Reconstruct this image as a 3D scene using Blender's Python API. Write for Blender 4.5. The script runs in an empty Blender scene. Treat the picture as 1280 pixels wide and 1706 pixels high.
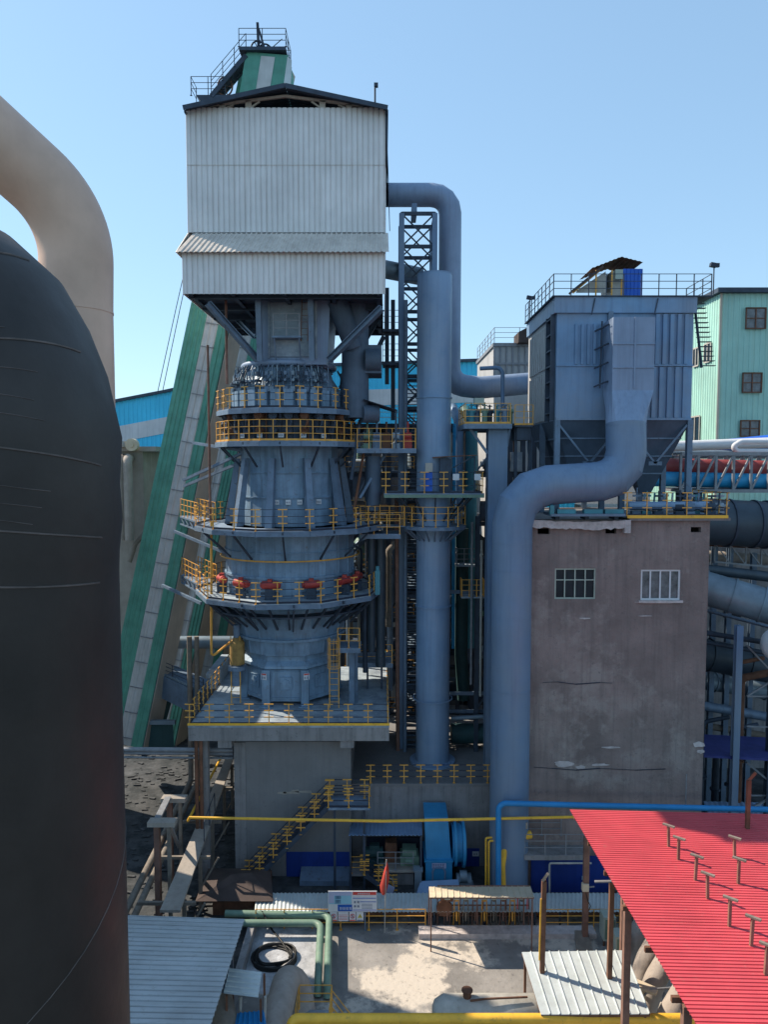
import bpy, math, random
from mathutils import Vector, Matrix
random.seed(7)
V = Vector
PI = math.pi
sc = bpy.context.scene
# ------------------------------------------------------------------ camera, sky, sun
CAMZ = 22.0; F = 1232.0; CX, CY = 640.0, 853.0; PITCH = math.radians(3.85)
cam_d = bpy.data.cameras.new('camera'); cam = bpy.data.objects.new('camera', cam_d)
sc.collection.objects.link(cam); sc.camera = cam
cam.location = (0, 0, CAMZ); cam.rotation_euler = (PI/2 - PITCH, 0, 0)
cam_d.sensor_fit = 'VERTICAL'; cam_d.sensor_height = 36; cam_d.lens = 26
cam_d.clip_start = 0.1; cam_d.clip_end = 6000
SUN_EL = math.radians(44); SUN_AZ = math.radians(-65)     # azimuth from +Y towards +X
world = bpy.data.worlds.new('World'); sc.world = world; world.use_nodes = True
wt = world.node_tree; bg = wt.nodes['Background']
sky = wt.nodes.new('ShaderNodeTexSky'); sky.sky_type = 'NISHITA'; sky.sun_disc = False
sky.sun_elevation = SUN_EL; sky.sun_rotation = SUN_AZ
sky.air_density = 1.0; sky.dust_density = 0.3; sky.ozone_density = 1.0; sky.altitude = 0
gm = wt.nodes.new('ShaderNodeGamma'); gm.inputs[1].default_value = .5      # hazy sky: soften the Nishita gradient
mx = wt.nodes.new('ShaderNodeMix'); mx.data_type = 'RGBA'; mx.blend_type = 'MULTIPLY'; mx.inputs[0].default_value = 1; mx.inputs[7].default_value = (1.0, 1.32, 1.55, 1)
wt.links.new(sky.outputs[0], gm.inputs[0]); wt.links.new(gm.outputs[0], mx.inputs[6]); wt.links.new(mx.outputs[2], bg.inputs[0]); bg.inputs[1].default_value = 0.15
sun_d = bpy.data.lights.new('sun', 'SUN'); sun_d.energy = 3.6; sun_d.angle = math.radians(0.55); sun_d.color = (1, .88, .72)
sun = bpy.data.objects.new('sun', sun_d); sc.collection.objects.link(sun)
sd = V((math.sin(SUN_AZ)*math.cos(SUN_EL), math.cos(SUN_AZ)*math.cos(SUN_EL), math.sin(SUN_EL)))
sun.rotation_euler = sd.to_track_quat('Z', 'Y').to_euler(); sun.location = (-60, 40, 80)
sc.view_settings.view_transform = 'Standard'; sc.view_settings.look = 'None'
sc.view_settings.exposure = 0.95; sc.view_settings.gamma = 1

# ------------------------------------------------------------------ helpers
def P(px, py, Y):
    v = (CY-py)/F; c, s = math.cos(PITCH), math.sin(PITCH)
    t = Y/(c+v*s)
    return V(((px-CX)/F*t, Y, CAMZ + t*(v*c-s)))
def X(px, Y): return P(px, 770, Y).x
def Z(py, Y): return P(640, py, Y).z
def G(px, py, z):
    a = P(px, py, 1.0); k = (z-CAMZ)/(a.z-CAMZ)
    return V((a.x*k, k, z))
MATS = {}
def mat(name, col, rough=.6, metal=0., var=.18, scale=1.2, streak=0., dirt=None, bump=.0, bscale=30, col2=None, cs=.5, thr=.55, soft=.08, spec=.4, stre_col=None, sdir=(3.2, 3.2, .16)):
    m = bpy.data.materials.new(name); m.use_nodes = True; nt = m.node_tree; N = nt.nodes; L = nt.links
    b = N['Principled BSDF']; b.inputs['Roughness'].default_value = rough; b.inputs['Metallic'].default_value = metal
    b.inputs['Specular IOR Level'].default_value = spec
    tc = N.new('ShaderNodeTexCoord'); geo = N.new('ShaderNodeNewGeometry')
    pos = geo.outputs['Position']
    def noise(sc_, det=5, vec=None, rgh=.6):
        n = N.new('ShaderNodeTexNoise'); n.inputs['Scale'].default_value = sc_; n.inputs['Detail'].default_value = det
        n.inputs['Roughness'].default_value = rgh; L.new(vec or pos, n.inputs['Vector']); return n.outputs['Fac']
    def ramp(fac, a, bb, c0=(0,0,0,1), c1=(1,1,1,1)):
        r = N.new('ShaderNodeValToRGB'); r.color_ramp.elements[0].position = a; r.color_ramp.elements[1].position = bb
        r.color_ramp.elements[0].color = c0; r.color_ramp.elements[1].color = c1; L.new(fac, r.inputs[0]); return r.outputs[0]
    def mix(f, a, bb, mode='MIX'):
        x = N.new('ShaderNodeMix'); x.data_type = 'RGBA'; x.blend_type = mode; x.clamp_factor = True
        for s_, val in ((0, f), (6, a), (7, bb)):
            if hasattr(val, 'is_linked') or hasattr(val, 'links'): L.new(val, x.inputs[s_])
            else: x.inputs[s_].default_value = val
        return x.outputs[2]
    c = tuple(col)+(1,)
    lo = tuple(max(0, k*(1-var)) for k in col)+(1,); hi = tuple(min(1, k*(1+var)) for k in col)+(1,)
    out = ramp(noise(scale), .3, .7, lo, hi)
    if col2:
        out = mix(ramp(noise(cs, 8, rgh=.68), thr-soft, thr+soft), out, tuple(col2)+(1,))
    if streak:
        mp = N.new('ShaderNodeMapping'); mp.inputs['Scale'].default_value = sdir; L.new(pos, mp.inputs[0])
        sc_ = stre_col or tuple(k*.35 for k in col)
        f = ramp(noise(1.3, 6, mp.outputs[0], .7), .48, .75, (0,0,0,1), (streak, streak, streak, 1))
        out = mix(f, out, tuple(sc_)+(1,))
    if dirt:
        f = ramp(noise(4.5, 9, rgh=.75), .56, .68, (0,0,0,1), (.8,.8,.8,1)); out = mix(f, out, tuple(dirt)+(1,))
    L.new(out, b.inputs['Base Color'])
    rr = N.new('ShaderNodeMapRange'); rr.inputs[3].default_value = max(0, rough-.1); rr.inputs[4].default_value = min(1, rough+.15)
    L.new(noise(3.0), rr.inputs[0]); L.new(rr.outputs[0], b.inputs['Roughness'])
    if bump:
        bp = N.new('ShaderNodeBump'); bp.inputs['Strength'].default_value = bump; bp.inputs['Distance'].default_value = .05
        L.new(noise(bscale, 6), bp.inputs['Height']); L.new(bp.outputs[0], b.inputs['Normal'])
    MATS[name] = m; return m
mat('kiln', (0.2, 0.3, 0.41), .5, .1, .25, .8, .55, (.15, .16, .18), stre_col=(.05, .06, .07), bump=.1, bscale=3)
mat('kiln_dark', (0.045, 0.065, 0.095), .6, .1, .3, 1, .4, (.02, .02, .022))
mat('steel', (0.15, 0.21, 0.29), .5, .15, .2, 1.5, .3, (.09, .08, .08))
mat('steel_dark', (0.05, 0.068, 0.098), .6, .2, .3, 1.5, .3)
mat('deck', (0.18, 0.24, 0.32), .7, 0, .3, 1.5, 0, (.27, .29, .32), bump=.15)
mat('deck_dust', (0.3, 0.36, 0.41), .8, 0, .25, 1.1, 0, (.5, .53, .55), col2=(.19, .23, .28), cs=.7, bump=.2, bscale=12)
mat('chimney', (0.2, 0.32, 0.49), .45, .1, .12, .6, .32, col2=(.26, .33, .43), cs=.15, thr=.54, soft=.12, stre_col=(.09, .11, .17))
mat('duct', (0.24, 0.31, 0.43), .5, .1, .12, .6, .3, stre_col=(.10, .11, .15))
mat('ductblue', (0.14, 0.225, 0.36), .45, .1, .14, .5, .35, col2=(.19, .245, .315), cs=.13, thr=.52, soft=.14, stre_col=(.07, .11, .18))
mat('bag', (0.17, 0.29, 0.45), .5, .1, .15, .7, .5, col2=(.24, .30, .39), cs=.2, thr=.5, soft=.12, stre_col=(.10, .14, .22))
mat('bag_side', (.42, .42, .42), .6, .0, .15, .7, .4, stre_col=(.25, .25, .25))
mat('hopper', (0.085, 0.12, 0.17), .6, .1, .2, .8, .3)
mat('sheet', (0.74, 0.72, 0.71), .55, .1, .1, .5, .5, stre_col=(.48, .44, .40))
mat('sheet_rust', (0.6, 0.54, 0.48), .6, .1, .15, .9, .5, stre_col=(.28, .2, .15))
mat('sheet_pale', (0.55, 0.6, 0.6), .45, .2, .12, .8, .3, stre_col=(.3, .3, .28))
mat('roof_grey', (0.42, 0.44, 0.45), .5, .1, .15, .5, .5, (.3, .3, .29), stre_col=(.25, .24, .22), sdir=(.3, 3.5, 1))
mat('roof_cream', (.62, .52, .38), .6, .0, .12, 1, .3, stre_col=(.35, .25, .16))
mat('roof_brown', (.07, .05, .045), .8, 0, .3, 1)
mat('roof_red', (0.58, 0.075, 0.09), .45, 0, .14, .5, .45, (.50, .12, .11), stre_col=(.36, .045, .05), sdir=(.25, 4.5, 1))
mat('roof_blue', (0.22, 0.33, 0.5), .5, .1, .15, 1)
mat('green', (0.09, 0.3, 0.225), .5, 0, .2, 1, .35, stre_col=(.2, .38, .32))
mat('green_pale', (0.35, 0.6, 0.52), .5, 0, .15, .3, .5, stre_col=(.38, .5, .38))
mat('teal', (.07, .25, .30), .5, 0, .2, 1, .3)
mat('teal_dark', (.025, .07, .075), .6, 0, .2, 1, .3)
mat('pipe_green', (.16, .25, .19), .5, 0, .15, 2, 0, (.24, .27, .22))
mat('translucent', (0.5, 0.5, 0.49), .35, 0, .2, .6, .4, stre_col=(.28, .3, .28))
mat('cream', (.50, .43, .35), .7, 0, .12, .6, .4, stre_col=(.3, .26, .22))
mat('bluewall', (0.07, 0.58, 0.86), .5, 0, .12, .3, .25, stre_col=(.03, .22, .45))
mat('palestripe', (0.6, 0.6, 0.62), .6, 0, .1, .5, .3)
mat('blue_panel', (.02, .12, .55), .5, 0, .12, 1, .2)
mat('yellow', (0.74, 0.37, 0.07), .5, 0, .2, 3, 0, (.30, .17, .06))
mat('yellow_pipe', (0.85, 0.47, 0.05), .45, 0, .12, 2, 0, (.4, .25, .06))
mat('hazard_black', (.02, .028, .05), .5)
mat('grey_rail', (.25, .26, .28), .5, .2, .2, 3)
mat('red', (.42, .05, .04), .5, 0, .2, 2, 0, (.25, .05, .04))
mat('rust', (.16, .075, .045), .85, 0, .35, 2, .4, bump=.2)
mat('brown_rust', (.22, .12, .09), .8, 0, .3, 2, .3, bump=.2)
mat('timber', (.20, .17, .14), .8, 0, .25, 3, 0, bump=.2)
mat('timber_dark', (0.075, 0.078, 0.082), .9, 0, .5, 3, 0, (.03, .03, .03))
mat('concrete_wall', (0.235, 0.185, 0.172), .95, 0, .28, .35, .5, (.15, .125, .12), col2=(.30, .255, .235), cs=.45, thr=.58, soft=.05, bump=.9, bscale=5, stre_col=(.09, .08, .08))
mat('concrete', (0.25, 0.24, 0.24), .9, 0, .2, .6, .6, (.12, .115, .11), bump=.3, bscale=6, stre_col=(.07, .07, .07))
mat('concrete_light', (.34, .30, .26), .9, 0, .15, 1, .3, bump=.3, bscale=8)
mat('mortar', (0.5, 0.45, 0.44), .95, 0, .25, 3, .3, bump=.7, bscale=9)
mat('pedestal', (0.205, 0.2, 0.2), .9, 0, .15, .4, .3, (.14, .14, .14), bump=.25, bscale=3, stre_col=(.11, .11, .12))
mat('dark_wall', (0.085, 0.085, 0.09), .9, 0, .4, .5, .5, (.09, .085, .08), bump=.3)
mat('violet', (.04, .05, .19), .6, 0, .2, 1, .3)
mat('blue_dado', (.01, .04, .24), .7, 0, .2, .6, .4)
mat('ground', (0.075, 0.078, 0.082), .95, 0, .35, .6, 0, (.10, .10, .10), col2=(.03, .035, .038), cs=.8, thr=.5, bump=.7, bscale=2.5)
mat('yard', (.24, .225, .21), .9, 0, .3, .5, 0, (.12, .11, .105), col2=(.54, .48, .41), cs=.26, thr=.52, soft=.03, bump=.6, bscale=5)
mat('dust_pile', (.40, .41, .43), .95, 0, .3, 2, 0, (.16, .16, .17), bump=.7, bscale=9)
mat('blackpipe', (.030, .023, .020), .50, 0, .35, 1.1, .35, (.034, .025, .02), bump=.12, bscale=3.5, spec=.45, stre_col=(.055, .042, .035), sdir=(1.0, 1.0, .3))
mat('beigepipe', (0.66, 0.44, 0.33), .5, .1, .15, 1.2, .3, bump=.12, bscale=2, stre_col=(.58, .36, .27))
mat('ochre', (.36, .22, .07), .7, 0, .3, 3, .5, (.16, .08, .05), stre_col=(.14, .08, .04))
mat('weld', (.13, .105, .095), .6, .3, .4, 4)
mat('rubber', (.012, .013, .014), .5, 0, .2, 4)
mat('white', (.62, .63, .65), .5, 0, .06, 2)
mat('white_dirty', (.42, .40, .36), .6, 0, .2, 1.5, .3, (.3, .27, .22))
mat('signblue', (.01, .10, .42), .5, 0, .05); mat('signcyan', (.25, .50, .62), .5, 0, .05); mat('signred', (.62, .06, .05), .5, 0, .05)
mat('signlilac', (.40, .42, .58), .5, 0, .05); mat('ink', (.06, .10, .20), .6, 0, .1); mat('signpink', (.55, .40, .46), .5, 0, .05)
mat('signyellow', (.6, .5, .05), .5, 0, .05)
mat('flag', (.55, .07, .05), .7, 0, .1, 3)
mat('fanblue', (0.03, 0.24, 0.46), .4, 0, .12, 1, .25)
mat('pipe_blue', (.02, .22, .50), .4, 0, .12, 1)
mat('cyan_pipe', (.03, .33, .62), .4, 0, .12, 1)
mat('red_pipe', (.28, .05, .05), .5, 0, .15, 1)
mat('darkpipe', (0.05, 0.07, 0.09), .45, .2, .2, 1)
mat('greypipe', (0.2, 0.26, 0.31), .45, .2, .2, 1)
mat('glass', (.015, .022, .03), .2, 0, .3, 2, spec=.35)
mat('glass_dusty', (.12, .13, .14), .3, 0, .5, 3, spec=.6)
mat('cabinet', (.38, .44, .38), .5, 0, .1, 2, .2)
mat('insul', (.36, .31, .27), .8, 0, .15, 2, .3, bump=.4, bscale=5)

class MB:
    def __init__(s): s.v = []; s.f = []
    def add(s, vs, fs):
        o = len(s.v); s.v += [V(a) for a in vs]; s.f += [tuple(i+o for i in f) for f in fs]; return s
    def hexa(s, p):   # p: 4 bottom ccw, 4 top ccw
        return s.add(p, [(3,2,1,0),(4,5,6,7),(0,1,5,4),(1,2,6,5),(2,3,7,6),(3,0,4,7)])
    def box(s, x0, x1, y0, y1, z0, z1):
        return s.hexa([(x0,y0,z0),(x1,y0,z0),(x1,y1,z0),(x0,y1,z0),(x0,y0,z1),(x1,y0,z1),(x1,y1,z1),(x0,y1,z1)])
    def frame(s, d):
        d = d.normalized(); up = V((0,0,1)) if abs(d.z) < .95 else V((0,1,0))
        a = d.cross(up).normalized(); return a, a.cross(d).normalized()
    def bar(s, p, q, w, h=None):
        p, q = V(p), V(q); h = h or w; a, b = s.frame(q-p)
        c = [a*(-w/2)+b*(-h/2), a*(w/2)+b*(-h/2), a*(w/2)+b*(h/2), a*(-w/2)+b*(h/2)]
        return s.add([p+k for k in c]+[q+k for k in c], [(0,1,2,3),(7,6,5,4),(1,0,4,5),(2,1,5,6),(3,2,6,7),(0,3,7,4)])
    def ibeam(s, p, q, w, h):   # I section
        p, q = V(p), V(q); a, b = s.frame(q-p); t = .14*w
        for off, ww, hh in ((b*(h/2-t/2), w, t), (b*(-h/2+t/2), w, t), (V(), t, h-2*t)):
            s.bar(p+off, q+off, ww, hh)
        return s
    def tube(s, p, q, r, n=12, r2=None, cap=True):
        p, q = V(p), V(q); r2 = r if r2 is None else r2; a, b = s.frame(q-p)
        vs = [p+(a*math.cos(t)+b*math.sin(t))*r for t in [2*PI*i/n for i in range(n)]]
        vs += [q+(a*math.cos(t)+b*math.sin(t))*r2 for t in [2*PI*i/n for i in range(n)]]
        fs = [(i, i+n, (i+1) % n+n, (i+1) % n) for i in range(n)]
        if cap: fs += [tuple(range(n)), tuple(range(2*n-1, n-1, -1))]
        return s.add(vs, fs)
    def path(s, pts, r, n=12, bend=0, seg=4, cap=True, closed=False):
        pts = [V(p) for p in pts]; out = []
        if bend:
            out.append(pts[0])
            for i in range(1, len(pts)-1):
                a, b, c = pts[i-1], pts[i], pts[i+1]
                d1 = (a-b).normalized(); d2 = (c-b).normalized(); ang = d1.angle(d2)
                if ang > PI-.05: out.append(b); continue
                t = min(bend/math.tan(ang/2), (a-b).length*.49, (c-b).length*.49); R = t*math.tan(ang/2)
                ce = b+(d1+d2).normalized()*(R/math.sin(ang/2))
                s0 = b+d1*t-ce; s1 = b+d2*t-ce; tot = s0.angle(s1); ax = s0.cross(s1).normalized()
                for k in range(seg+1): out.append(ce+Matrix.Rotation(tot*k/seg, 3, ax) @ s0)
            out.append(pts[-1])
        else: out = pts
        m = len(out); rr = r if isinstance(r, (list, tuple)) else [r]*m
        ref = None; rings = []
        for i in range(m):
            if closed: d = (out[(i+1) % m]-out[i-1]).normalized(); k = 1
            else:
                d1 = (out[i]-out[i-1]).normalized() if i else None; d2 = (out[i+1]-out[i]).normalized() if i < m-1 else None
                if d1 is None: d = d2; k = 1
                elif d2 is None: d = d1; k = 1
                else: d = (d1+d2).normalized(); k = 1/max(.5, d.dot(d1))
            if ref is None: ref, _ = s.frame(d)
            ref = (ref-d*ref.dot(d)).normalized(); b = d.cross(ref)
            mit = None
            if not closed and 0 < i < m-1 and k > 1.0001:
                mit = (d2-d1).normalized()
            ring = []
            for j in range(n):
                o = (ref*math.cos(2*PI*j/n)+b*math.sin(2*PI*j/n))*rr[i]
                if mit is not None: o = o+mit*(o.dot(mit)*(k-1))
                ring.append(out[i]+o)
            rings.append(ring)
        fs = []; mm = m if closed else m-1
        for i in range(mm):
            i2 = (i+1) % m
            fs += [(i*n+j, i*n+(j+1) % n, i2*n+(j+1) % n, i2*n+j) for j in range(n)]
        if cap and not closed: fs += [tuple(range(n-1, -1, -1)), tuple(range((m-1)*n, m*n))]
        return s.add([p for rg in rings for p in rg], fs)
    def ring(s, cx, cy, z0, z1, ri, ro, n=24, a0=0, a1=2*PI):
        full = abs(a1-a0-2*PI) < 1e-6; m = n if full else n+1
        A = [a0+(a1-a0)*i/n for i in range(m)]; vs = []
        for a in A:
            c, q = math.cos(a), math.sin(a)
            vs += [(cx+ri*c, cy+ri*q, z0), (cx+ro*c, cy+ro*q, z0), (cx+ro*c, cy+ro*q, z1), (cx+ri*c, cy+ri*q, z1)]
        fs = []
        for i in range(n):
            j = (i+1) % m
            for k in range(4): fs.append((i*4+k, j*4+k, j*4+(k+1) % 4, i*4+(k+1) % 4))
        if not full: fs += [(0,1,2,3), ((m-1)*4+3, (m-1)*4+2, (m-1)*4+1, (m-1)*4)]
        return s.add(vs, fs)
    def lathe(s, cx, cy, prof, n=24, a0=0.):
        vs = []; m = len(prof)
        for r, z in prof:
            vs += [(cx+r*math.cos(a0+2*PI*i/n), cy+r*math.sin(a0+2*PI*i/n), z) for i in range(n)]
        fs = [(k*n+i, k*n+(i+1) % n, (k+1)*n+(i+1) % n, (k+1)*n+i) for k in range(m-1) for i in range(n)]
        fs += [tuple(range(n-1, -1, -1)), tuple(range((m-1)*n, m*n))]
        return s.add(vs, fs)
    def prism(s, poly, vec):
        poly = [V(p) for p in poly]; vec = V(vec); n = len(poly)
        return s.add(poly+[p+vec for p in poly], [tuple(range(n-1, -1, -1)), tuple(range(n, 2*n))]+[(i, (i+1) % n, (i+1) % n+n, i+n) for i in range(n)])
    def corr(s, a, b, c, d, pitch=.25, amp=.03, t=.012, prof='trap'):
        # sheet with edges a-b (across the ribs) and d-c opposite; ribs run a->d
        a, b, c, d = V(a), V(b), V(c), V(d); L = max((b-a).length, (c-d).length); n = max(2, round(L/pitch))
        nr = (b-a).cross(d-a).normalized()
        if prof == 'trap': sh = [(0, 0), (.45, 0), (.58, 1), (.87, 1)]
        elif prof == 'groove': sh = [(0, 1), (.66, 1), (.74, 0), (.92, 0)]
        elif prof == 'seam': sh = [(0, 0), (.86, 0), (.89, 1), (.97, 1)]
        else: sh = [(0, .5), (.25, 1), (.5, .5), (.75, 0)]
        U = [((i+u)/n, h) for i in range(n) for u, h in sh]+[(1, sh[0][1])]
        vs = []
        for k, sg in ((0, 0), (1, -t)):
            for e0, e1 in ((a, b), (d, c)):
                vs += [e0.lerp(e1, u)+nr*(h*amp+sg) for u, h in U]
        m = len(U); fs = []
        for i in range(m-1):
            fs.append((i, i+1, m+i+1, m+i)); fs.append((2*m+i+1, 2*m+i, 3*m+i, 3*m+i+1))
            fs.append((i+1, i, 2*m+i, 2*m+i+1)); fs.append((m+i, m+i+1, 3*m+i+1, 3*m+i))
        fs += [(0, m, 3*m, 2*m), (m-1, 3*m-1, 4*m-1, 2*m-1)]
        return s.add(vs, fs)
    def build(s, name, m, parent=None, smooth=None, **tags):
        me = bpy.data.meshes.new(name)
        if parent is not None: base = WB[parent.name]
        elif 'base' in tags: base = V(tags.pop('base'))
        else:
            xs = [p.x for p in s.v]; ys = [p.y for p in s.v]; zs = [p.z for p in s.v]
            base = V(((min(xs)+max(xs))/2, (min(ys)+max(ys))/2, min(zs)))
        me.from_pydata([p-base for p in s.v], [], s.f)
        me.materials.append(MATS[m]); me.validate()
        if smooth:
            me.polygons.foreach_set('use_smooth', [True]*len(me.polygons)); me.set_sharp_from_angle(angle=math.radians(smooth))
        me.update()
        o = bpy.data.objects.new(name, me); sc.collection.objects.link(o)
        if parent is not None: o.parent = parent
        else: o.location = base
        WB[o.name] = base
        for k, v in tags.items(): o[k] = v
        return o
WB = {}
def thing(name, label, cat, loc, group=None, kind=None):
    o = bpy.data.objects.new(name, None); sc.collection.objects.link(o); o.empty_display_size = .3
    o.location = loc; WB[o.name] = V(loc); o['label'] = label; o['category'] = cat
    if group: o['group'] = group
    if kind: o['kind'] = kind
    return o
def tag(o, label, cat, group=None, kind=None):
    o['label'] = label; o['category'] = cat
    if group: o['group'] = group
    if kind: o['kind'] = kind
    return o
def inst(name, me, parent, pos, rz=0):
    o = bpy.data.objects.new(name, me); sc.collection.objects.link(o); o.parent = parent
    o.location = V(pos)-WB[parent.name]; o.rotation_euler = (0, 0, rz); WB[o.name] = V(pos); return o
POSTS = {}
def post_mesh(h, style):
    k = (round(h, 2), style)
    if k not in POSTS:
        b = MB(); w = .045
        b.bar((0,0,0), (0,0,h), w)
        if style == 'hazard':
            for z in (h, h*.68, h*.36): b.bar((-.24,-.004,z), (.24,-.004,z), .046)
        b.bar((-.07,0,.006), (.07,0,.006), .14, .012)
        me = bpy.data.meshes.new('post'); me.from_pydata(b.v, [], b.f)
        me.materials.append(MATS[{'hazard': 'yellow', 'yellow': 'yellow', 'grey': 'grey_rail', 'dark': 'steel_dark'}[style]]); POSTS[k] = me
    return POSTS[k]
def railing(parent, pts, h=1.1, closed=False, spacing=1.25, style='hazard', toe=True):
    pts = [V(p) for p in pts]
    if closed: pts = pts+[pts[0]]
    b = MB(); ps = []
    for i in range(len(pts)-1):
        p, q = pts[i], pts[i+1]; e = V((0,0,1))
        for z in (h, h*.68, h*.36): b.bar(p+e*z, q+e*z, .03)
        if toe: b.bar(p+e*.06, q+e*.06, .012, .1)
        n = max(1, round((q-p).length/spacing)); rz = math.atan2(q.y-p.y, q.x-p.x)
        for k in range(n): ps.append((p.lerp(q, k/n), rz))
        last = (q, rz)
    if not closed: ps.append(last)
    r = b.build('railing', {'hazard': 'hazard_black', 'yellow': 'yellow', 'grey': 'grey_rail', 'dark': 'steel_dark'}[style], parent)
    me = post_mesh(h, style)
    for p, rz in ps: inst('post', me, r, p, rz)
    return r
def circ(cx, cy, z, r, n, a0=0, a1=2*PI):
    full = abs(a1-a0-2*PI) < 1e-6
    return [V((cx+r*math.cos(a0+(a1-a0)*i/n), cy+r*math.sin(a0+(a1-a0)*i/n), z)) for i in range(n if full else n+1)]
def ladder(parent, p, q, w=.45, m='yellow', cage=True, side=V((1,0,0)), out=V((0,-1,0)), name='ladder'):
    p, q = V(p), V(q); b = MB(); s = side*(w/2)
    b.bar(p-s, q-s, .05); b.bar(p+s, q+s, .05); L = (q-p).length; n = int(L/.3)
    for i in range(1, n): c = p.lerp(q, i/n); b.bar(c-s, c+s, .025)
    if cage:
        R = .36
        hs = [i for i in range(int(L/.75)+1) if i*.75 > 2.0]
        for i in hs:
            c = p.lerp(q, i*.75/L)
            b.path([c+side*(-R*math.cos(a))+out*(R*1.1*math.sin(a)+.0) for a in [PI*k/8 for k in range(9)]], .018, 5)
        if hs:
            for a in (PI*.15, PI*.35, PI*.5, PI*.65, PI*.85):
                o = side*(-R*math.cos(a))+out*(R*1.1*math.sin(a)); b.bar(p.lerp(q, hs[0]*.75/L)+o, q+o, .025)
    return b.build(name, m, parent)
def stair(parent, p, q, w=.9, side=V((0,1,0)), style='hazard', m='steel_dark', spacing=1.1, h=1.0, rails=True):
    p, q = V(p), V(q); b = MB(); L = q-p; n = max(3, round(abs(L.z)/.2))
    for s in (0, 1): b.bar(p+side*w*s, q+side*w*s, .05, .24)
    hz = V((L.x, L.y, 0)).normalized()
    for i in range(n):
        c = p.lerp(q, (i+.5)/n); b.hexa([c+k for k in (hz*-.12, hz*.12, hz*.12+side*w, hz*-.12+side*w, hz*-.12+V((0,0,.04)), hz*.12+V((0,0,.04)), hz*.12+side*w+V((0,0,.04)), hz*-.12+side*w+V((0,0,.04)))])
    fl = b.build('stair_flight', m, parent)
    if rails:
        for s in (0, 1): railing(parent, [p+side*w*s, q+side*w*s], h, False, spacing, style, toe=False)
    return fl
def truss(b, p, q, side, h, n, w=.1, x=True):
    # lattice panel between chord p-q and chord offset by side
    p, q, side = V(p), V(q), V(side)
    b.bar(p, q, w); b.bar(p+side, q+side, w)
    for i in range(n+1): c = p.lerp(q, i/n); b.bar(c, c+side, w*.7)
    for i in range(n):
        c, d = p.lerp(q, i/n), p.lerp(q, (i+1)/n)
        b.bar(c, d+side, w*.55)
        if x: b.bar(d, c+side, w*.55)
    return b
def glyphs(b, o, u, v, n, size, seed, gap=.25):
    rnd = random.Random(seed); u, v = V(u).normalized(), V(v).normalized()
    for i in range(n):
        c = V(o)+u*size*(1+gap)*i; w = size*.1
        for k in range(3): y = size*(.15+.35*k); b.bar(c+v*y+u*size*.05*rnd.random(), c+v*y+u*size*(.8+.15*rnd.random()), .01, w)
        for k in range(2): x_ = size*(.2+.5*k)*(.8+.4*rnd.random()); b.bar(c+u*x_+v*size*.05, c+u*x_+v*size*.95, .01, w)
# ================================================================== GROUND
ST = dict(kind='structure')
MB().add([(-3000,-200,0),(3000,-200,0),(3000,4000,0),(-3000,4000,0)], [(0,1,2,3)]).build('ground', 'ground', **ST)
yd = MB(); yd.box(-6.2, 14, 18, 35.2, .002, .05); yd.build('yard', 'yard', **ST)
tag(MB().hexa([(-6.1,29.2,.05),(-2.8,29.2,.05),(-2.8,33.8,.05),(-6.1,33.8,.05),(-5.8,29.5,.09),(-3,29.5,.09),(-3,33.5,.09),(-5.8,33.5,.09)]).build('dust_patch', 'dust_pile'), 'pale lime dust spread on the yard under the coiled black hose', 'dust', kind='stuff')

rq = random.Random(12); b = MB()
for i in range(1500):
    if i < 1000: x, y = rq.uniform(-22, -8.3), rq.uniform(30, 62)
    else: x, y = rq.uniform(-6, 13), rq.choice([rq.uniform(33.2, 38), rq.uniform(28.5, 33)])
    k = rq.uniform(.04, .26)*(1 if i < 1000 else .16); a = rq.gauss(0, .35); u = V((math.cos(a), math.sin(a), 0))*k; w = V((-math.sin(a), math.cos(a), 0))*k*rq.uniform(.25, .6); h = k*rq.uniform(.08, .25); c = V((x, y, .04)); e = V((0, 0, h))
    b.hexa([c-u-w, c+u-w, c+u+w, c-u+w, c-u*.9-w*.85+e, c+u*.85-w*.9+e, c+u*.92+w*.8+e, c-u*.85+w*.9+e])
tag(b.build('rubble', 'timber_dark'), 'dark coal rubble and grit scattered over the plant ground', 'rubble', kind='stuff')
# ================================================================== KILN
KX, KY = X(483, 42.5), 42.5
DZ = 8.6                                    # top of the concrete deck
kiln = thing('lime_kiln', 'huge slate blue steel shaft kiln standing on the concrete deck', 'kiln', (KX, KY, DZ))
A0 = -PI/2+PI/8
base = MB().lathe(KX, KY, [(2.75, DZ+.25), (2.75, DZ+2.0)], 8, A0)
base.lathe(KX, KY, [(2.6, DZ+2.0), (2.95, DZ+2.1), (2.95, DZ+2.25), (2.7, DZ+2.5), (2.7, DZ+2.75), (2.85, DZ+2.8), (2.85, DZ+2.9)], 8, A0)
bo = base.build('base_housing', 'kiln', kiln)
for k in range(8):                          # corner columns of the octagonal base
    a = A0+k*PI/4; c = V((KX+2.8*math.cos(a), KY+2.8*math.sin(a), 0)); t = V((-math.sin(a), math.cos(a), 0)); rr_ = V((math.cos(a), math.sin(a), 0))
    MB().bar(c+V((0,0,DZ)), c+V((0,0,DZ+2.05)), .42, .42).bar(c+V((0,0,DZ+.004)), c+V((0,0,DZ+.06)), .7, .7).build('column', 'kiln', bo)
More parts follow.
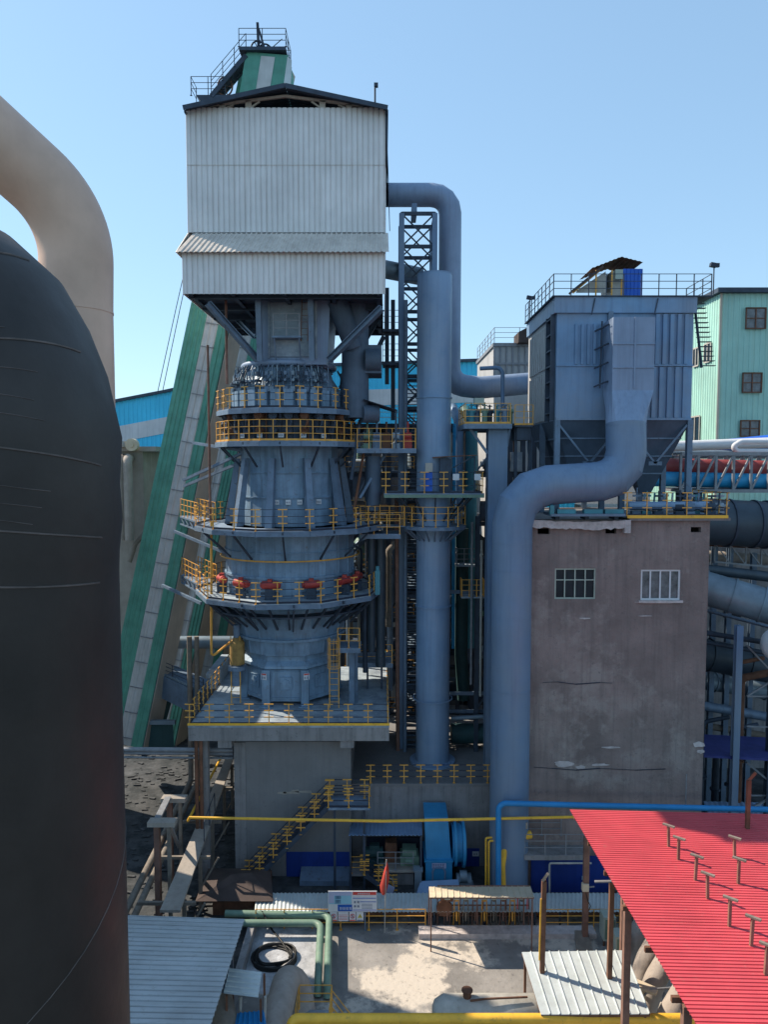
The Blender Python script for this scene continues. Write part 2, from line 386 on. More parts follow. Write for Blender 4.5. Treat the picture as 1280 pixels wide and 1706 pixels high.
for k in range(8):                          # recessed inspection doors
    a = -PI/2+k*PI/4; rr_ = V((math.cos(a), math.sin(a), 0)); t = V((-math.sin(a), math.cos(a), 0)); c = V((KX, KY, 0))+rr_*2.56
    if rr_.y > .5: continue
    b = MB(); u = t
    for s in (-1, 1): b.bar(c+u*.78*s+V((0,0,DZ+.45)), c+u*.78*s+V((0,0,DZ+1.9)), .06, .06)
    for z in (.45, 1.9): b.bar(c-u*.78+V((0,0,DZ+z)), c+u*.78+V((0,0,DZ+z)), .06)
    b.bar(c-u*.32+V((0,0,DZ+1.25)), c+u*.32+V((0,0,DZ+1.25)), .08, .75)
    for s in (-1, 1): b.bar(c+rr_*.05+u*.34*s+V((0,0,DZ+.9)), c+rr_*.05+u*.34*s+V((0,0,DZ+1.6)), .04)
    for z in (.9, 1.25, 1.6): b.bar(c+rr_*.05-u*.34+V((0,0,DZ+z)), c+rr_*.05+u*.34+V((0,0,DZ+z)), .04)
    b.tube(c+V((0,0,DZ+1.3)), c+rr_*.1+V((0,0,DZ+1.3)), .2, 12)
    b.build('inspection_door', 'kiln', bo)
for k in (0, 7):                            # white notices on two front columns
    a = A0+k*PI/4 if k else A0; a = -PI/2+(PI/8 if k == 0 else -PI/8)
    rr_ = V((math.cos(a), math.sin(a), 0)); t = V((-math.sin(a), math.cos(a), 0)); c = V((KX, KY, DZ+1.72))+rr_*3.05
    pl = MB().bar(c-t*.17, c+t*.17, .015, .36).build('notice_plate', 'white', bo)
    b = MB(); b.bar(c-t*.15+rr_*.014+V((0,0,.13)), c+t*.15+rr_*.014+V((0,0,.13)), .01, .07); b.build('heading', 'signred', bo)
    b = MB(); glyphs(b, c+rr_*.014-t*.14+V((0,0,-.12)), t, (0,0,1), 2, .12, k, .2); b.build('lettering', 'ink', bo)
zs = lambda y, d=39.2: Z(y, d)
def shell(name, prof, n=20, m='kiln', ribs=True, bands=()):
    o = MB().lathe(KX, KY, prof, n, -PI/2+PI/n).build(name, m, kiln, smooth=12)
    b = MB()
    if ribs:
        for k in range(n):
            a = -PI/2+PI/n+2*PI*k/n
            for i in range(len(prof)-1):
                (r0, z0), (r1, z1) = prof[i], prof[i+1]
                if abs(z1-z0) < .3: continue
                b.bar((KX+r0*math.cos(a), KY+r0*math.sin(a), z0+.02), (KX+r1*math.cos(a), KY+r1*math.sin(a), z1-.02), .045, .045)
    for r, z, hh in bands: b.ring(KX, KY, z, z+hh, r-.08, r+.09, 32)
    b.build('stiffener', 'kiln_dark' if m == 'kiln_dark' else 'kiln', o)
    return o
z1065 = Z(1068, 39.6); z1010 = Z(1018, 38.6)
shell('lower_shell', [(2.85, DZ+2.85), (2.95, z1065-.1), (3.1, z1065)], 20, bands=[(3.1, z1065-.05, .14)])
shell('cone_shell', [(3.05, z1065), (3.5, z1010), (3.66, z1010+.6)], 20, 'kiln')
P4 = Z(1008, 37.1); P3 = Z(886, 37.1); P2 = Z(734, 38.4); P1 = Z(678, 38.4)
shell('middle_shell', [(3.66, P4-.2), (3.66, P3)], 24, bands=[(3.66, P4+1.0, .12), (3.66, (P4+P3)/2+.5, .05)])
shell('upper_shell', [(2.72, P3), (2.72, P3+2.6), (2.75, P2)], 20, bands=[(2.72, P3+1.55, .06), (2.72, P3+2.9, .06)])
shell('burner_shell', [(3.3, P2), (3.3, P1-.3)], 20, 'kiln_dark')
ZR = Z(606, 39.8)
shell('top_shell', [(2.9, P1-.3), (2.9, P1+1.2), (2.45, P1+1.9), (2.3, ZR)], 20)
for k in range(10):                         # raking legs around the upper shell
    a = -PI/2+(k-.5)*2*PI/10+.12
    c, q = math.cos(a), math.sin(a)
    MB().hexa([V((KX+3.5*c, KY+3.5*q, P3+.02))+V((-q, c, 0))*s*.2+V((c, q, 0))*w for s, w in ((-1,-.22),(1,-.22),(1,.22),(-1,.22))] +
              [V((KX+2.95*c, KY+2.95*q, P2-.9))+V((-q, c, 0))*s*.16+V((c, q, 0))*w for s, w in ((-1,-.14),(1,-.14),(1,.14),(-1,.14))]).build('raking_leg', 'steel', kiln)
for k, px in enumerate((458, 478, 497, 528)):
    c = V((X(px, 39.3), 0, 0)); dx = c.x-KX; yy = KY-math.sqrt(2.77**2-dx*dx); z = P3+1.35
    pl = MB().box(c.x-.14, c.x+.14, yy-.06, yy+.02, z-.13, z+.13).build('number_plate', 'white', kiln)
    b = MB(); glyphs(b, (c.x-.11, yy-.065, z-.06), (1,0,0), (0,0,1), 2, .1, k+9, .2); b.build('lettering', 'ink', pl)
# bustle pipe, yellow handrail pipe, counterweight drums
kt = MB().path(circ(KX, KY, ZR+.1, 2.55, 32), .17, 10, closed=True).build('ring_main', 'duct', kiln, smooth=40)
MB().path(circ(KX, KY, P4+2.0, 3.95, 32), .045, 6, closed=True).build('ring_handrail', 'yellow', kiln)
rnd = random.Random(3)
for k in range(26):                         # valve and hose clusters hanging from the ring main
    a = PI+PI*(k+.5)/26+rnd.uniform(-.03, .03) if k < 20 else rnd.uniform(0, PI)
    c, q = math.cos(a), math.sin(a); o = V((KX+2.75*c, KY+2.75*q, 0)); t = V((-q, c, 0)); r_ = V((c, q, 0)); b = MB()
    b.path([o+V((0,0,ZR+.0)), o+r_*.2+V((0,0,ZR-.35)), o+r_*.3+t*.1+V((0,0,ZR-.7)), o+r_*.2-t*.12+V((0,0,ZR-1.0)), o+r_*.25+V((0,0,P1+.2))], .035, 6)
    b.path([o+r_*.15+t*.15+V((0,0,ZR-.2)), o+r_*.4+t*.2+V((0,0,ZR-.75)), o+r_*.15-t*.1+V((0,0,ZR-.85)), o+r_*.2-t*.2+V((0,0,ZR-.3))], .028, 6)
    b.tube(o+r_*.3+V((0,0,ZR-.62)), o+r_*.3+V((0,0,ZR-.42)), .1, 8); b.tube(o+r_*.1+V((0,0,ZR-.9)), o+r_*.55+V((0,0,ZR-.9)), .07, 8)
    b.bar(o+t*.3+r_*.25+V((0,0,P1)), o+t*.3+r_*.25+V((0,0,ZR-.1)), .06)
    b.box(o.x+r_.x*.3-.12, o.x+r_.x*.3+.12, o.y+r_.y*.3-.1, o.y+r_.y*.3+.1, P1+.9, P1+1.2)
    b.build('valve_cluster', ['steel_dark', 'steel', 'greypipe'][k % 3], kt)
for k in range(14):                         # cabinets round gallery one
    a = PI+PI*(k+.5)/14; c, q = math.cos(a), math.sin(a); o = V((KX+3.05*c, KY+3.05*q, 0)); t = V((-q, c, 0)); r_ = V((c, q, 0))
    MB().bar(o-t*.25+V((0,0,P1+.55)), o+t*.25+V((0,0,P1+.55)), .3, .95).build('burner_box', 'kiln', kiln)
for k in range(14):                         # burners between gallery two and one
    a = PI+PI*(k+.5)/14; c, q = math.cos(a), math.sin(a); o = V((KX+3.35*c, KY+3.35*q, P2+.0)); t = V((-q, c, 0)); r_ = V((c, q, 0)); b = MB()
    e = V((0,0,1)); b.tube(o+e*1.35-r_*.1, o+e*1.35+r_*.35, .23, 10); b.tube(o+e*.55, o+e*.55+r_*.3, .2, 8); b.bar(o+t*.3+e*.02, o+t*.3+e*1.7, .07)
    b.path([o+e*1.35+r_*.3, o+e*1.0+r_*.42+t*.15, o+e*.6+r_*.35], .06, 6)
    b.build('burner', ['kiln_dark', 'steel_dark', 'rust'][k % 3] , kiln, smooth=40)
for k in range(5):
    a = -PI/2+(k-2)*.33; c, q = math.cos(a), math.sin(a); o = V((KX+3.55*c, KY+3.55*q, P2+.3)); t = V((-q, c, 0))
    pl = MB().bar(o-t*.15, o+t*.15, .02, .24).build('notice_plate', 'white', kiln)
    b = MB(); glyphs(b, o+V((c, q, 0))*.014-t*.12-V((0,0,.05)), t, (0,0,1), 2, .1, k+30, .2); b.build('lettering', 'ink', pl)
for k, (px, py) in enumerate(((352, 968), (395, 975), (448, 978), (517, 976), (571, 972), (605, 965))):   # red motor drums on gallery four
    R = 4.05; dx = X(px, 38.6)-KX; dx = max(-3.9, min(3.9, dx)); yy = KY-math.sqrt(R*R-dx*dx); c = V((KX+dx, yy, P4+.78)); r_ = V((dx, yy-KY, 0)).normalized(); t = V((-r_.y, r_.x, 0))
    mo = MB().tube(c-t*.42, c+t*.42, .21, 14).tube(c-t*.5, c-t*.42, .14, 10).tube(c+t*.42, c+t*.56, .16, 10).box(c.x-.12, c.x+.12, c.y-.12, c.y+.12, c.z+.15, c.z+.32).build('drive_motor', 'red', kiln, smooth=40)
    MB().bar(c-V((0,0,.76)), c-V((0,0,.2)), .5, .3).bar(c-V((0,0,.45))-t*.5, c-V((0,0,.45))+t*.5, .12).build('motor_stand', 'kiln_dark', mo)
# top chamber and chutes
ZS = Z(490, 37.6)+.35                        # underside of the top house
ch = MB(); yb = 40.1
ch.hexa([(X(437,yb),yb,ZR),(X(545,yb),yb,ZR),(X(545,yb),45,ZR),(X(437,yb),45,ZR),(X(430,yb),yb,ZS),(X(552,yb),yb,ZS),(X(552,yb),45,ZS),(X(430,yb),45,ZS)])
cho = ch.build('charging_chamber', 'duct', kiln)
b = MB(); b.box(X(450,40), X(528,40), 39.98, 40.1, ZR+.4, ZS-.25)
for px in (450, 528): b.box(X(px,39.9)-.05, X(px,39.9)+.05, 39.9, 39.98, ZR+.3, ZS-.2)
b.build('front_panel', 'deck_dust', cho)
b = MB(); xa, xb = X(459,39.3), X(500,39.3); zz = Z(561,39.3)
b.box(xa-.1, xb+.1, 39.2, 39.95, zz-.06, zz+.04)
for x in (xa, xb): b.bar((x,39.85,zz-1.1), (x,39.3,zz-.06), .07)
land = b.build('inspection_landing', 'steel', cho)
b = MB(); z2 = zz+.04
for x in (xa-.03, (xa+xb)/2, xb+.03): b.bar((x,39.24,z2), (x,39.24,z2+1.15), .05)
for z in (.4,.8,1.15): b.bar((xa-.03,39.24,z2+z), (xb+.03,39.24,z2+z), .035)
b.build('landing_railing', 'grey_rail', cho)
ladder(cho, (xb+.25, 39.5, zz-.2), (xb+.3, 39.7, ZS), .35, 'brown_rust', cage=False)
b = MB(); cxx = X(592, 41); b.tube((cxx, 41.4, P1-.4), (cxx, 41.4, ZS), .75, 16)
b.tube((X(562,40.4), 40.4, ZS-.1), (X(590,40.8), 40.9, ZR+1.0), .62, 14, .5); b.build('dust_chute', 'hopper', kiln, smooth=40)
# columns and rakers carrying the house
for px in (435, 521): MB().ibeam((X(px,39.5), 39.5, ZR+.1), (X(px-2,39.0), 39.0, ZS), .28, .28).build('front_column', 'steel', kiln)
for (p, q) in (((430, 600, 40), (346, 505, 38)), ((548, 600, 40), (636, 513, 38)), ((425, 560, 42), (385, 520, 46)), ((580, 560, 43), (634, 505, 47))):
    MB().ibeam(P(*p), P(*q), .3, .3).build('raker', 'steel', kiln)
ladder(kiln, (X(389,40.6), 40.4, DZ+.02), (X(389,40.6), 40.4, Z(1060,40.4)), .5, 'yellow', cage=False)
ladder(kiln, (X(556,40), 39.6, DZ+.02), (X(556,40), 39.6, Z(1062,39.6)), .5, 'yellow')
b = MB(); c = P(395, 1085, 40.6)
b.tube(c+V((0,0,-.7)), c+V((0,0,.5)), .42, 14).tube(c+V((0,0,.5)), c+V((0,0,.85)), .42, 14, .15); b.build('gearbox_drum', 'ochre', kiln, smooth=40)
b = MB(); b.tube(c+V((0,0,.8)), c+V((0,0,1.5)), .2, 12); b.build('gas_inlet', 'steel', kiln, smooth=40); MB().path([c+V((-.05,0,-.7)), c+V((-.05,0,-1.9))], .3, 12).tube(c+V((0,-.1,-1.0)), c+V((0,-.1,-.75)), .5, 14).build('inlet_leg', 'steel', kiln, smooth=40)

# ring galleries
def gallery(name, z, ri, ro, n, label, style='hazard', a0=-PI/2, rot=0, hazn=1.3, brk=12, cut=None, deckm='deck'):
    t = thing(name, label, 'gallery', (KX, KY, z), 'ring galleries around the kiln')
    d = MB(); A = -PI/2+PI/n+rot
    pts = circ(KX, KY, z, ro, n, A, A+2*PI); ins = circ(KX, KY, z, ri, n, A, A+2*PI)
    for i in range(n):
        j = (i+1) % n; e = V((0,0,-.05)); f_ = V((0,0,-.28))
        p0, p1, q0, q1 = ins[i], pts[i], ins[j], pts[j]
        d.hexa([p0+e, p1+e, q1+e, q0+e, p0, p1, q1, q0]); 
    d.build('deck_plate', deckm, t)
    d = MB()
    for i in range(n):
        j = (i+1) % n; d.bar(pts[i]+V((0,0,-.17)), pts[j]+V((0,0,-.17)), .08, .23)
    d.build('edge_beam', 'steel', t)
    for k in range(brk):
        a = A+2*PI*(k+.5)/brk; c, q = math.cos(a), math.sin(a)
        MB().bar((KX+(ro-.2)*c, KY+(ro-.2)*q, z-.3), (KX+(ri+.02)*c, KY+(ri+.02)*q, z-.3-(ro-ri)*.85), .09).bar((KX+(ro-.1)*c, KY+(ro-.1)*q, z-.12), (KX+(ri)*c, KY+(ri)*q, z-.12), .09, .14).build('bracket', 'steel_dark', t)
    railing(t, [p+(V((KX, KY, z))-p).normalized()*.06 for p in pts], 1.1, True, hazn, style)
    return t
gallery('ring_gallery', P1, 3.0, 4.05, 12, 'topmost of the four ring galleries, under the ring main and valves', brk=12)
gallery('ring_gallery', P2, 2.9, 4.15, 12, 'second ring gallery from the top, with dense plain yellow railing', 'yellow', hazn=.62)
gallery('ring_gallery', P3, 2.75, 5.35, 12, 'third ring gallery from the top, where the raking legs stand', rot=.05, hazn=1.45)
gallery('ring_gallery', P4, 3.7, 5.4, 10, 'lowest ring gallery, with the red drive motors on it', hazn=1.3, rot=.1, deckm='deck_dust')
for z, y0, y1, nm in ((P3, -7.4, 1, 'third'), (P4, -7.4, 1, 'lowest')):
    a = V((KX-5.1, KY+1.2, z)); q = V((KX-7.0, KY+4.4, z+.1))
    t = thing('access_bridge', 'steel access bridge from the %s ring gallery to the leaning skip bridge' % nm, 'walkway', a, 'access bridges to the skip bridge')
    s = (q-a).cross(V((0,0,1))).normalized()
    MB().bar(a, q, 1.1, .06).build('deck_plate', 'deck', t)
    b = MB(); 
    for sg in (-1, 1): truss(b, a+s*.55*sg+V((0,0,-.5)), q+s*.55*sg+V((0,0,-.5)), (0,0,.45), 1, 4, .09, x=False)
    b.build('girder', 'steel', t)
    for sg in (-1, 1): railing(t, [a+s*.52*sg, q+s*.52*sg], 1.1, False, .8, 'yellow', toe=False)

for k in range(16):
    a = -PI+PI*(k+.5)/16*1.0; c, q = math.cos(a), math.sin(a)
    MB().bar((KX+5.1*c, KY+5.1*q, P4-.32), (KX+3.3*c, KY+3.3*q, P4-1.75), .1).build('skirt_strut', 'steel_dark', kiln)
MB().ring(KX, KY, P4-.95, P4-.85, 3.7, 4.5, 32).build('cable_ring', 'steel_dark', kiln)
# concrete deck and pedestal under the kiln
DX0, DX1, DY0, DY1 = -10.05, .28, 37.0, 47.8
dk = thing('kiln_deck', 'weathered concrete deck under the kiln, dusty with hazard railing', 'deck', (KX, KY, 0))
MB().box(DX0, DX1, DY0, DY1, DZ-.14, DZ-.001).build('floor_slab', 'deck_dust', dk)
b = MB().box(DX0+.02, DX1-.02, DY0+.02, DY1-.02, DZ-.85, DZ-.143)
for x in (-8.2, -1.9): b.box(x-.35, x+.35, DY0+.1, DY1-.1, DZ-1.25, DZ-.853)
b.build('edge_beam', 'concrete', dk)
railing(dk, [(DX0+.08, DY1-.1, DZ), (DX0+.08, DY0+.08, DZ), (DX1-.08, DY0+.08, DZ), (DX1-.08, DY1-.1, DZ)], 1.05, False, .97, 'hazard')
MB().box(DX0-.01, DX1+.01, DY0-.03, DY0+.0, DZ-.03, DZ+.09).build('kick_plate', 'yellow_pipe', dk)
ped = MB(); ped.box(-7.85, -1.75, 38.0, 47, .0, DZ-1.26); pd = ped.build('pedestal', 'pedestal', dk)
MB().box(-7.9, -7.3, 37.94, 38.3, 0, DZ-1.3).build('corner_pier', 'concrete', dk)
MB().box(-5.2, -1.73, 37.97, 38.0, .0, 1.35).build('blue_dado', 'blue_dado', dk)
MB().box(-9.6, -9.2, 46.8, 47.4, 0, DZ-.86).build('column', 'concrete', dk); MB().box(-9.6, -9.2, 37.6, 38.0, 0, DZ-.86).build('column', 'concrete', dk)
b = MB(); 
for dx, dz, w in ((0, 0, .9), (.7, .05, .8), (-.5, -.02, .5), (.2, .1, .4)):
    b.hexa([(-4.9+dx-w/2,37.985,4.55+dz),(-4.9+dx+w/2,37.985,4.5+dz),(-4.9+dx+w/2,38.02,4.5+dz),(-4.9+dx-w/2,38.02,4.55+dz),(-4.9+dx-w/2.2,37.985,4.62+dz),(-4.9+dx+w/2.4,37.985,4.66+dz),(-4.9+dx+w/2.4,38.02,4.66+dz),(-4.9+dx-w/2.2,38.02,4.62+dz)])
b.build('spalled_render', 'concrete_light', dk)
# lean-to with two windows on the pedestal
z0 = Z(1462, 37.5); x0, x1 = X(495, 37.5), X(580, 37.5)
b = MB().hexa([(x0,37.1,z0-.35),(x1,37.1,z0-.35),(x1,37.99,z0-.35),(x0,37.99,z0-.35),(x0,37.1,z0+.05),(x1,37.1,z0+.05),(x1,37.99,z0+.35),(x0,37.99,z0+.35)])
le = b.build('canopy_hood', 'steel', dk)
for px in (505, 546):
    xc = X(px, 37.9); s = .2 if px == 505 else .38
    w_ = MB().box(xc-s, xc+s, 37.9, 37.97, z0-.95, z0-.4).build('window', 'glass', dk)
    b = MB()
    for x in (xc-s, xc, xc+s): b.box(x-.035, x+.035, 37.86, 37.9, z0-.98, z0-.37)
    for z in (z0-.98, z0-.7, z0-.41): b.box(xc-s, xc+s, 37.85, 37.895, z, z+.05)
    b.build('frame', 'cabinet', w_)
# stair on the front of the pedestal
t = thing('yellow_stair', 'steel stair with hazard railings climbing the front of the kiln pedestal', 'stair', (-6.5, 37, 0))
pt = P(548, 1340, 36.9); pb = P(412, 1496, 36.9)
stair(t, (pb.x, 36.6, .15), (pt.x, 36.6, pt.z), .9, V((0,1,0)), spacing=.95)
xr = X(616, 36.9)
MB().box(pt.x, xr, 36.5, 37.9, pt.z-.12, pt.z).build('landing', 'deck', t)
railing(t, [(pt.x, 36.55, pt.z), (xr-.04, 36.55, pt.z), (xr-.04, 37.85, pt.z)], 1.0, False, .95, 'hazard')
railing(t, [(pt.x, 37.6, pt.z), (xr-.3, 37.6, pt.z)], 1.0, False, 1.2, 'hazard', toe=False)
for x in (pt.x+.3, xr-.3): MB().bar((x, 36.8, .0), (x, 36.8, pt.z-.12), .12).build('post', 'steel_dark', t)
c = P(407, 1458, 37.8); pl = MB().box(c.x-.2, c.x+.2, 37.88, 37.93, c.z-.22, c.z+.22).build('notice_sign', 'white'); tag(pl, 'small white notice with blue characters at the foot of the yellow stair', 'sign')
b = MB(); glyphs(b, (c.x-.13, 37.875, c.z-.08), (1,0,0), (0,0,1), 2, .13, 4, .2); b.build('lettering', 'signblue', pl)

# ================================================================== TOP HOUSE
HX0, HX1, HY0, HY1 = X(320, 38.5), X(642, 38.5), 38.5, 49.0
HZ1 = Z(180, 38.5); HZM = Z(391, 38.5)
hs = thing('top_house', 'pale grey corrugated house on top of the kiln with an open gable', 'building', (KX, 43, ZS))
def wallsheet(b, x0, x1, y0, y1, z0, z1, pitch=.27, amp=.055):
    b.corr((x0,y0,z0), (x1,y1,z0), (x1,y1,z1), (x0,y0,z1), pitch, amp, prof='groove')
b = MB(); wallsheet(b, HX0, HX1, HY0, HY0, HZM+.1, HZ1); b.build('front_wall', 'sheet', hs)
b = MB(); b.corr((HX0,HY1,HZM-.2),(HX0,HY0,HZM-.2),(HX0,HY0,HZ1),(HX0,HY1,HZ1),.27,.035); b.corr((HX1,HY0,HZM-.2),(HX1,HY1,HZM-.2),(HX1,HY1,HZ1),(HX1,HY0,HZ1),.27,.035)
b.corr((HX1,HY1,HZM-.2),(HX0,HY1,HZM-.2),(HX0,HY1,HZ1),(HX1,HY1,HZ1),.27,.035); b.build('side_wall', 'sheet', hs)
SX0, SX1, SY0 = X(310, 37.5), X(641, 37.5), 37.5; SZ0, SZ1 = Z(490, 37.5), Z(421, 37.5)
b = MB(); wallsheet(b, SX0, SX1, SY0, SY0, SZ0, SZ1); b.corr((SX0,HY1+.5,SZ0),(SX0,SY0,SZ0),(SX0,SY0,SZ1),(SX0,HY1+.5,SZ1),.27,.035)
b.corr((SX1,SY0,SZ0),(SX1,HY1+.5,SZ0),(SX1,HY1+.5,SZ1),(SX1,SY0,SZ1),.27,.035); b.build('skirt_wall', 'sheet', hs)
b = MB(); cz0 = Z(421, 37.2); cz1 = HZM+.05
b.corr((X(299,37.1),37.1,cz0),(X(648,37.1),37.1,cz0),(HX1+.15,HY0-.03,cz1),(HX0+.25,HY0-.03,cz1),.27,.035); 
b.corr((X(299,37.1),HY1,cz0),(X(299,37.1),37.12,cz0),(HX0,38.45,cz1),(HX0,HY1,cz1),.27,.035)
b.build('canopy', 'sheet_rust', hs)
fl = MB().box(SX0+.1, SX1-.1, SY0+.1, HY1+.4, SZ0+.25, SZ0+.45)
for y in (38.2, 41, 43.8, 46.6, 49): fl.ibeam((SX0+.1,y,SZ0+.08), (SX1-.1,y,SZ0+.08), .2, .34)
for x in (SX0+.3, -7.6, -5, -2.6, SX1-.3): fl.ibeam((x,SY0+.2,SZ0+.12), (x,HY1,SZ0+.12), .2, .26)
fl.build('floor_frame', 'steel_dark', hs)
rx = (HX0+HX1)/2; apex = Z(139, 37.9)
for s, xe, xw in ((-1, X(315,37.9), HX0), (1, X(646,37.9), HX1)):
    ze = Z(176, 37.9) if s < 0 else Z(176, 37.9)
    b = MB(); e0 = V((xe, 37.9, ze)); e1 = V((xe, HY1+.5, ze)); r0 = V((X(480,37.9), 37.9, apex)); r1 = V((r0.x, HY1+.5, apex))
    if s < 0: b.corr(e1, e0, r0, r1, .3, .04)
    else: b.corr(e0, e1, r1, r0, .3, .04)
    b.bar(e0+V((0,-.02,-.1)), r0+V((0,-.02,-.1)), .05, .22); b.bar(e0+V((0,.3,-.12)), e1+V((0,0,-.12)), .06, .12)
    b.build('roof_slope', 'steel_dark' , hs)
b = MB(); g = HY0+.1; ap = V((X(480,38.5), g, apex-.28))
for xe in (HX0+.1, HX1-.1):
    b.bar((xe, g, HZ1+.02), ap, .12, .12)
    for k in (.35, .62): q = V((xe, g, HZ1)).lerp(ap, k); b.bar((q.x, g, HZ1-.1), (q.x, g, q.z), .3, .12); b.bar((q.x, g+.05, HZ1), (q.x+(.35 if xe < rx else -.35)*1.6, g+.05, q.z), .08)
b.box(HX0, HX1, g-.02, g+.12, HZ1-.04, HZ1+.04)
b.build('gable_truss', 'sheet_rust', hs)
MB().box(HX0+.2, HX1-.2, HY0+3, HY0+3.1, HZ1-.2, HZ1+.1).prism([(HX0+.3,HY0+3,HZ1+.1),(HX1-.3,HY0+3,HZ1+.1),(ap.x,HY0+3,apex-.3)], (0,.1,0)).build('gable_screen', 'steel_dark', hs)
b = MB(); b.corr((HX1+.12,HY0-.1,Z(275,38.3)),(HX1+.3,HY1,Z(275,38.3)),(HX1+.2,HY1,HZ1+.1),(HX1+.02,HY0-.1,HZ1+.1),.27,.035); b.build('side_flashing', 'hopper', hs)
b = MB(); c = P(625, 165, 40); b.tube((c.x,40,c.z-.2), (c.x,40,Z(142,40)), .05, 6).box(c.x-.05,c.x+.16,39.9,40.1,Z(145,40),Z(139,40)); b.build('vent_pipe', 'steel_dark', hs)

# ================================================================== SKIP BRIDGES
def skip_bridge(top, bot, Yt, Yb, label, px_w=69, head=False):
    a = P(top[0], top[1], Yt); q = P(bot[0], bot[1], Yb); d = (a-q).normalized()
    t = thing('skip_bridge', label, 'skip bridge', (q.x, q.y, q.z), 'leaning skip bridges beside the kiln')
    sx = V((1,0,0)); nrm = d.cross(sx).normalized(); nrm = nrm if nrm.y < 0 else -nrm
    sx = d.cross(nrm).normalized(); sx = sx if sx.x > 0 else -sx
    W = px_w/1232*Yt; D = 1.7
    def strip(name, m, u0, u1, rib=None):
        b = MB(); p0, p1 = q+sx*(u0-.5)*W, q+sx*(u1-.5)*W; r0, r1 = a+sx*(u0-.5)*W, a+sx*(u1-.5)*W
        b.corr(p0, p1, r1, r0, rib or .3, .04) 
        return b.build(name, m, t)
    strip('side_cladding', 'green', 0, .42); strip('skylight_strip', 'translucent', .42, .73, .8); strip('side_cladding', 'green', .73, 1)
    # closing faces: the pale right flank, the left flank and back
    b = MB(); e = sx*(.5*W+.05); b.hexa([q+e, q+e+sx*.03, q+e+sx*.45-nrm*D, q+e+sx*.42-nrm*D, a+e, a+e+sx*.03, a+e+sx*.45-nrm*D, a+e+sx*.42-nrm*D]); b.build('flank_panel', 'cream', t)
    e = -sx*(.5*W+.03); b = MB(); b.hexa([q+e, q+e+sx*.03, q+e+sx*.03-nrm*D, q+e-nrm*D, a+e, a+e+sx*.03, a+e+sx*.03-nrm*D, a+e-nrm*D]); b.build('flank_panel', 'green', t)
    b = MB(); L = (a-q).length; n = int(L/3.0)
    for sg in (-.5, .5):
        truss(b, q+sx*sg*W*.94-nrm*.3, a+sx*sg*W*.94-nrm*.3, -nrm*(D-.4), 1, n, .16, x=False)
    for i in range(n+1):
        c = q.lerp(a, i/n); b.bar(c-sx*W*.48-nrm*.25, c+sx*W*.48-nrm*.25, .12); b.bar(c-sx*W*.48-nrm*D, c+sx*W*.48-nrm*D, .12)
    b.build('truss_frame', 'steel', t)
    b = MB(); n2 = int(L/1.55)
    for i in range(n2):
        c = q.lerp(a, (i+.3)/n2); l = c+sx*(-.08+.02)*W; r = c+sx*.23*W
        b.bar(l+nrm*.06, r+nrm*.06, .07, .05)
        if i % 3 == 1: b.bar(l+sx*.12*W-nrm*.1+d*.5, r+nrm*.02, .07)
    b.build('cross_rib', 'grey_rail', t)
    return t, a, q, d, sx, nrm
SB = skip_bridge((441, 92), (201, 1240), 51.5, 45.5, 'nearer green leaning skip bridge rising past the kiln to the head sheave', 66)
t = SB[0]
# head housing, sheave wheels, landing and stair at the top
hh = MB(); Yh = 50.0
def q4(pts, Y, D): return [P(x, y, Y) for x, y in pts]
f0 = q4(((398,160),(470,160),(480,92),(410,86)), Yh, 0); hh.hexa([f0[0], f0[1], f0[1]+V((.5,2.2,0)), f0[0]+V((0,2.2,0)), f0[3], f0[2], f0[2]+V((.1,2.2,-.3)), f0[3]+V((0,2.2,0))])
ho = hh.build('head_housing', 'green', t)
g0 = q4(((425,158),(448,158),(458,95),(435,93)), Yh-.04, 0); b = MB().prism(g0, (0,.05,0)); b.build('skylight_strip', 'translucent', t)
b = MB().prism(q4(((470,160),(484,150),(486,100),(479,94)), Yh-.05, 0), (0,.06,0)); b.build('flank_panel', 'sheet_pale', t)
b = MB(); zt = Z(87, Yh); xa, xb = X(408,Yh), X(483,Yh)
b.box(xa, xb, Yh-.3, Yh+2.4, zt-.02, zt+.2); lo = b.build('head_landing', 'steel_dark', t)
railing(t, [(xa, Yh-.25, zt+.2), (xb, Yh-.25, zt+.2), (xb, Yh+2.3, zt+.2), (xa, Yh+2.3, zt+.2)], 1.15, False, 1.4, 'dark', toe=False)
b = MB(); c = P(433, 80, Yh+.6)
for k, off in enumerate((-.1, .18)):
    cc = c+V((off*1.5,.35*k,.02)); b.path([cc+V((math.cos(a)*.42, 0, math.sin(a)*.42)) for a in [2*PI*i/18 for i in range(18)]], .06, 6, closed=True)
    for i in range(6): b.bar(cc, cc+V((math.cos(i*PI/3)*.4, 0, math.sin(i*PI/3)*.4)), .05)
b.bar(c+V((-.1,.1,0)), P(429, 38, Yh+.6), .16); b.bar(c+V((.3,.1,0)), P(431, 48, Yh+.6), .13); b.build('head_sheave', 'hazard_black', t)
b = MB(); l0 = P(326, 160, Yh); l1 = P(372, 152, Yh); b.prism([P(326,158,Yh), P(400,158,Yh), P(400,166,Yh), P(334,168,Yh)], (0,1.6,0)); b.build('lower_landing', 'steel_dark', t)
zl = Z(158, Yh); railing(t, [(X(328,Yh), Yh+1.5, zl), (X(328,Yh), Yh+.1, zl), (X(383,Yh), Yh+.1, zl)], 1.2, False, 1.0, 'dark', toe=False)
b = MB(); s0, s1 = P(352, 160, Yh), P(410, 92, Yh); b.bar(s0, s1, .1, .3).bar(s0+V((0,1,0)), s1+V((0,1,0)), .1, .3)
for i in range(14): c = s0.lerp(s1, (i+.5)/14); b.box(c.x-.14, c.x+.14, c.y, c.y+1, c.z-.02, c.z+.02)
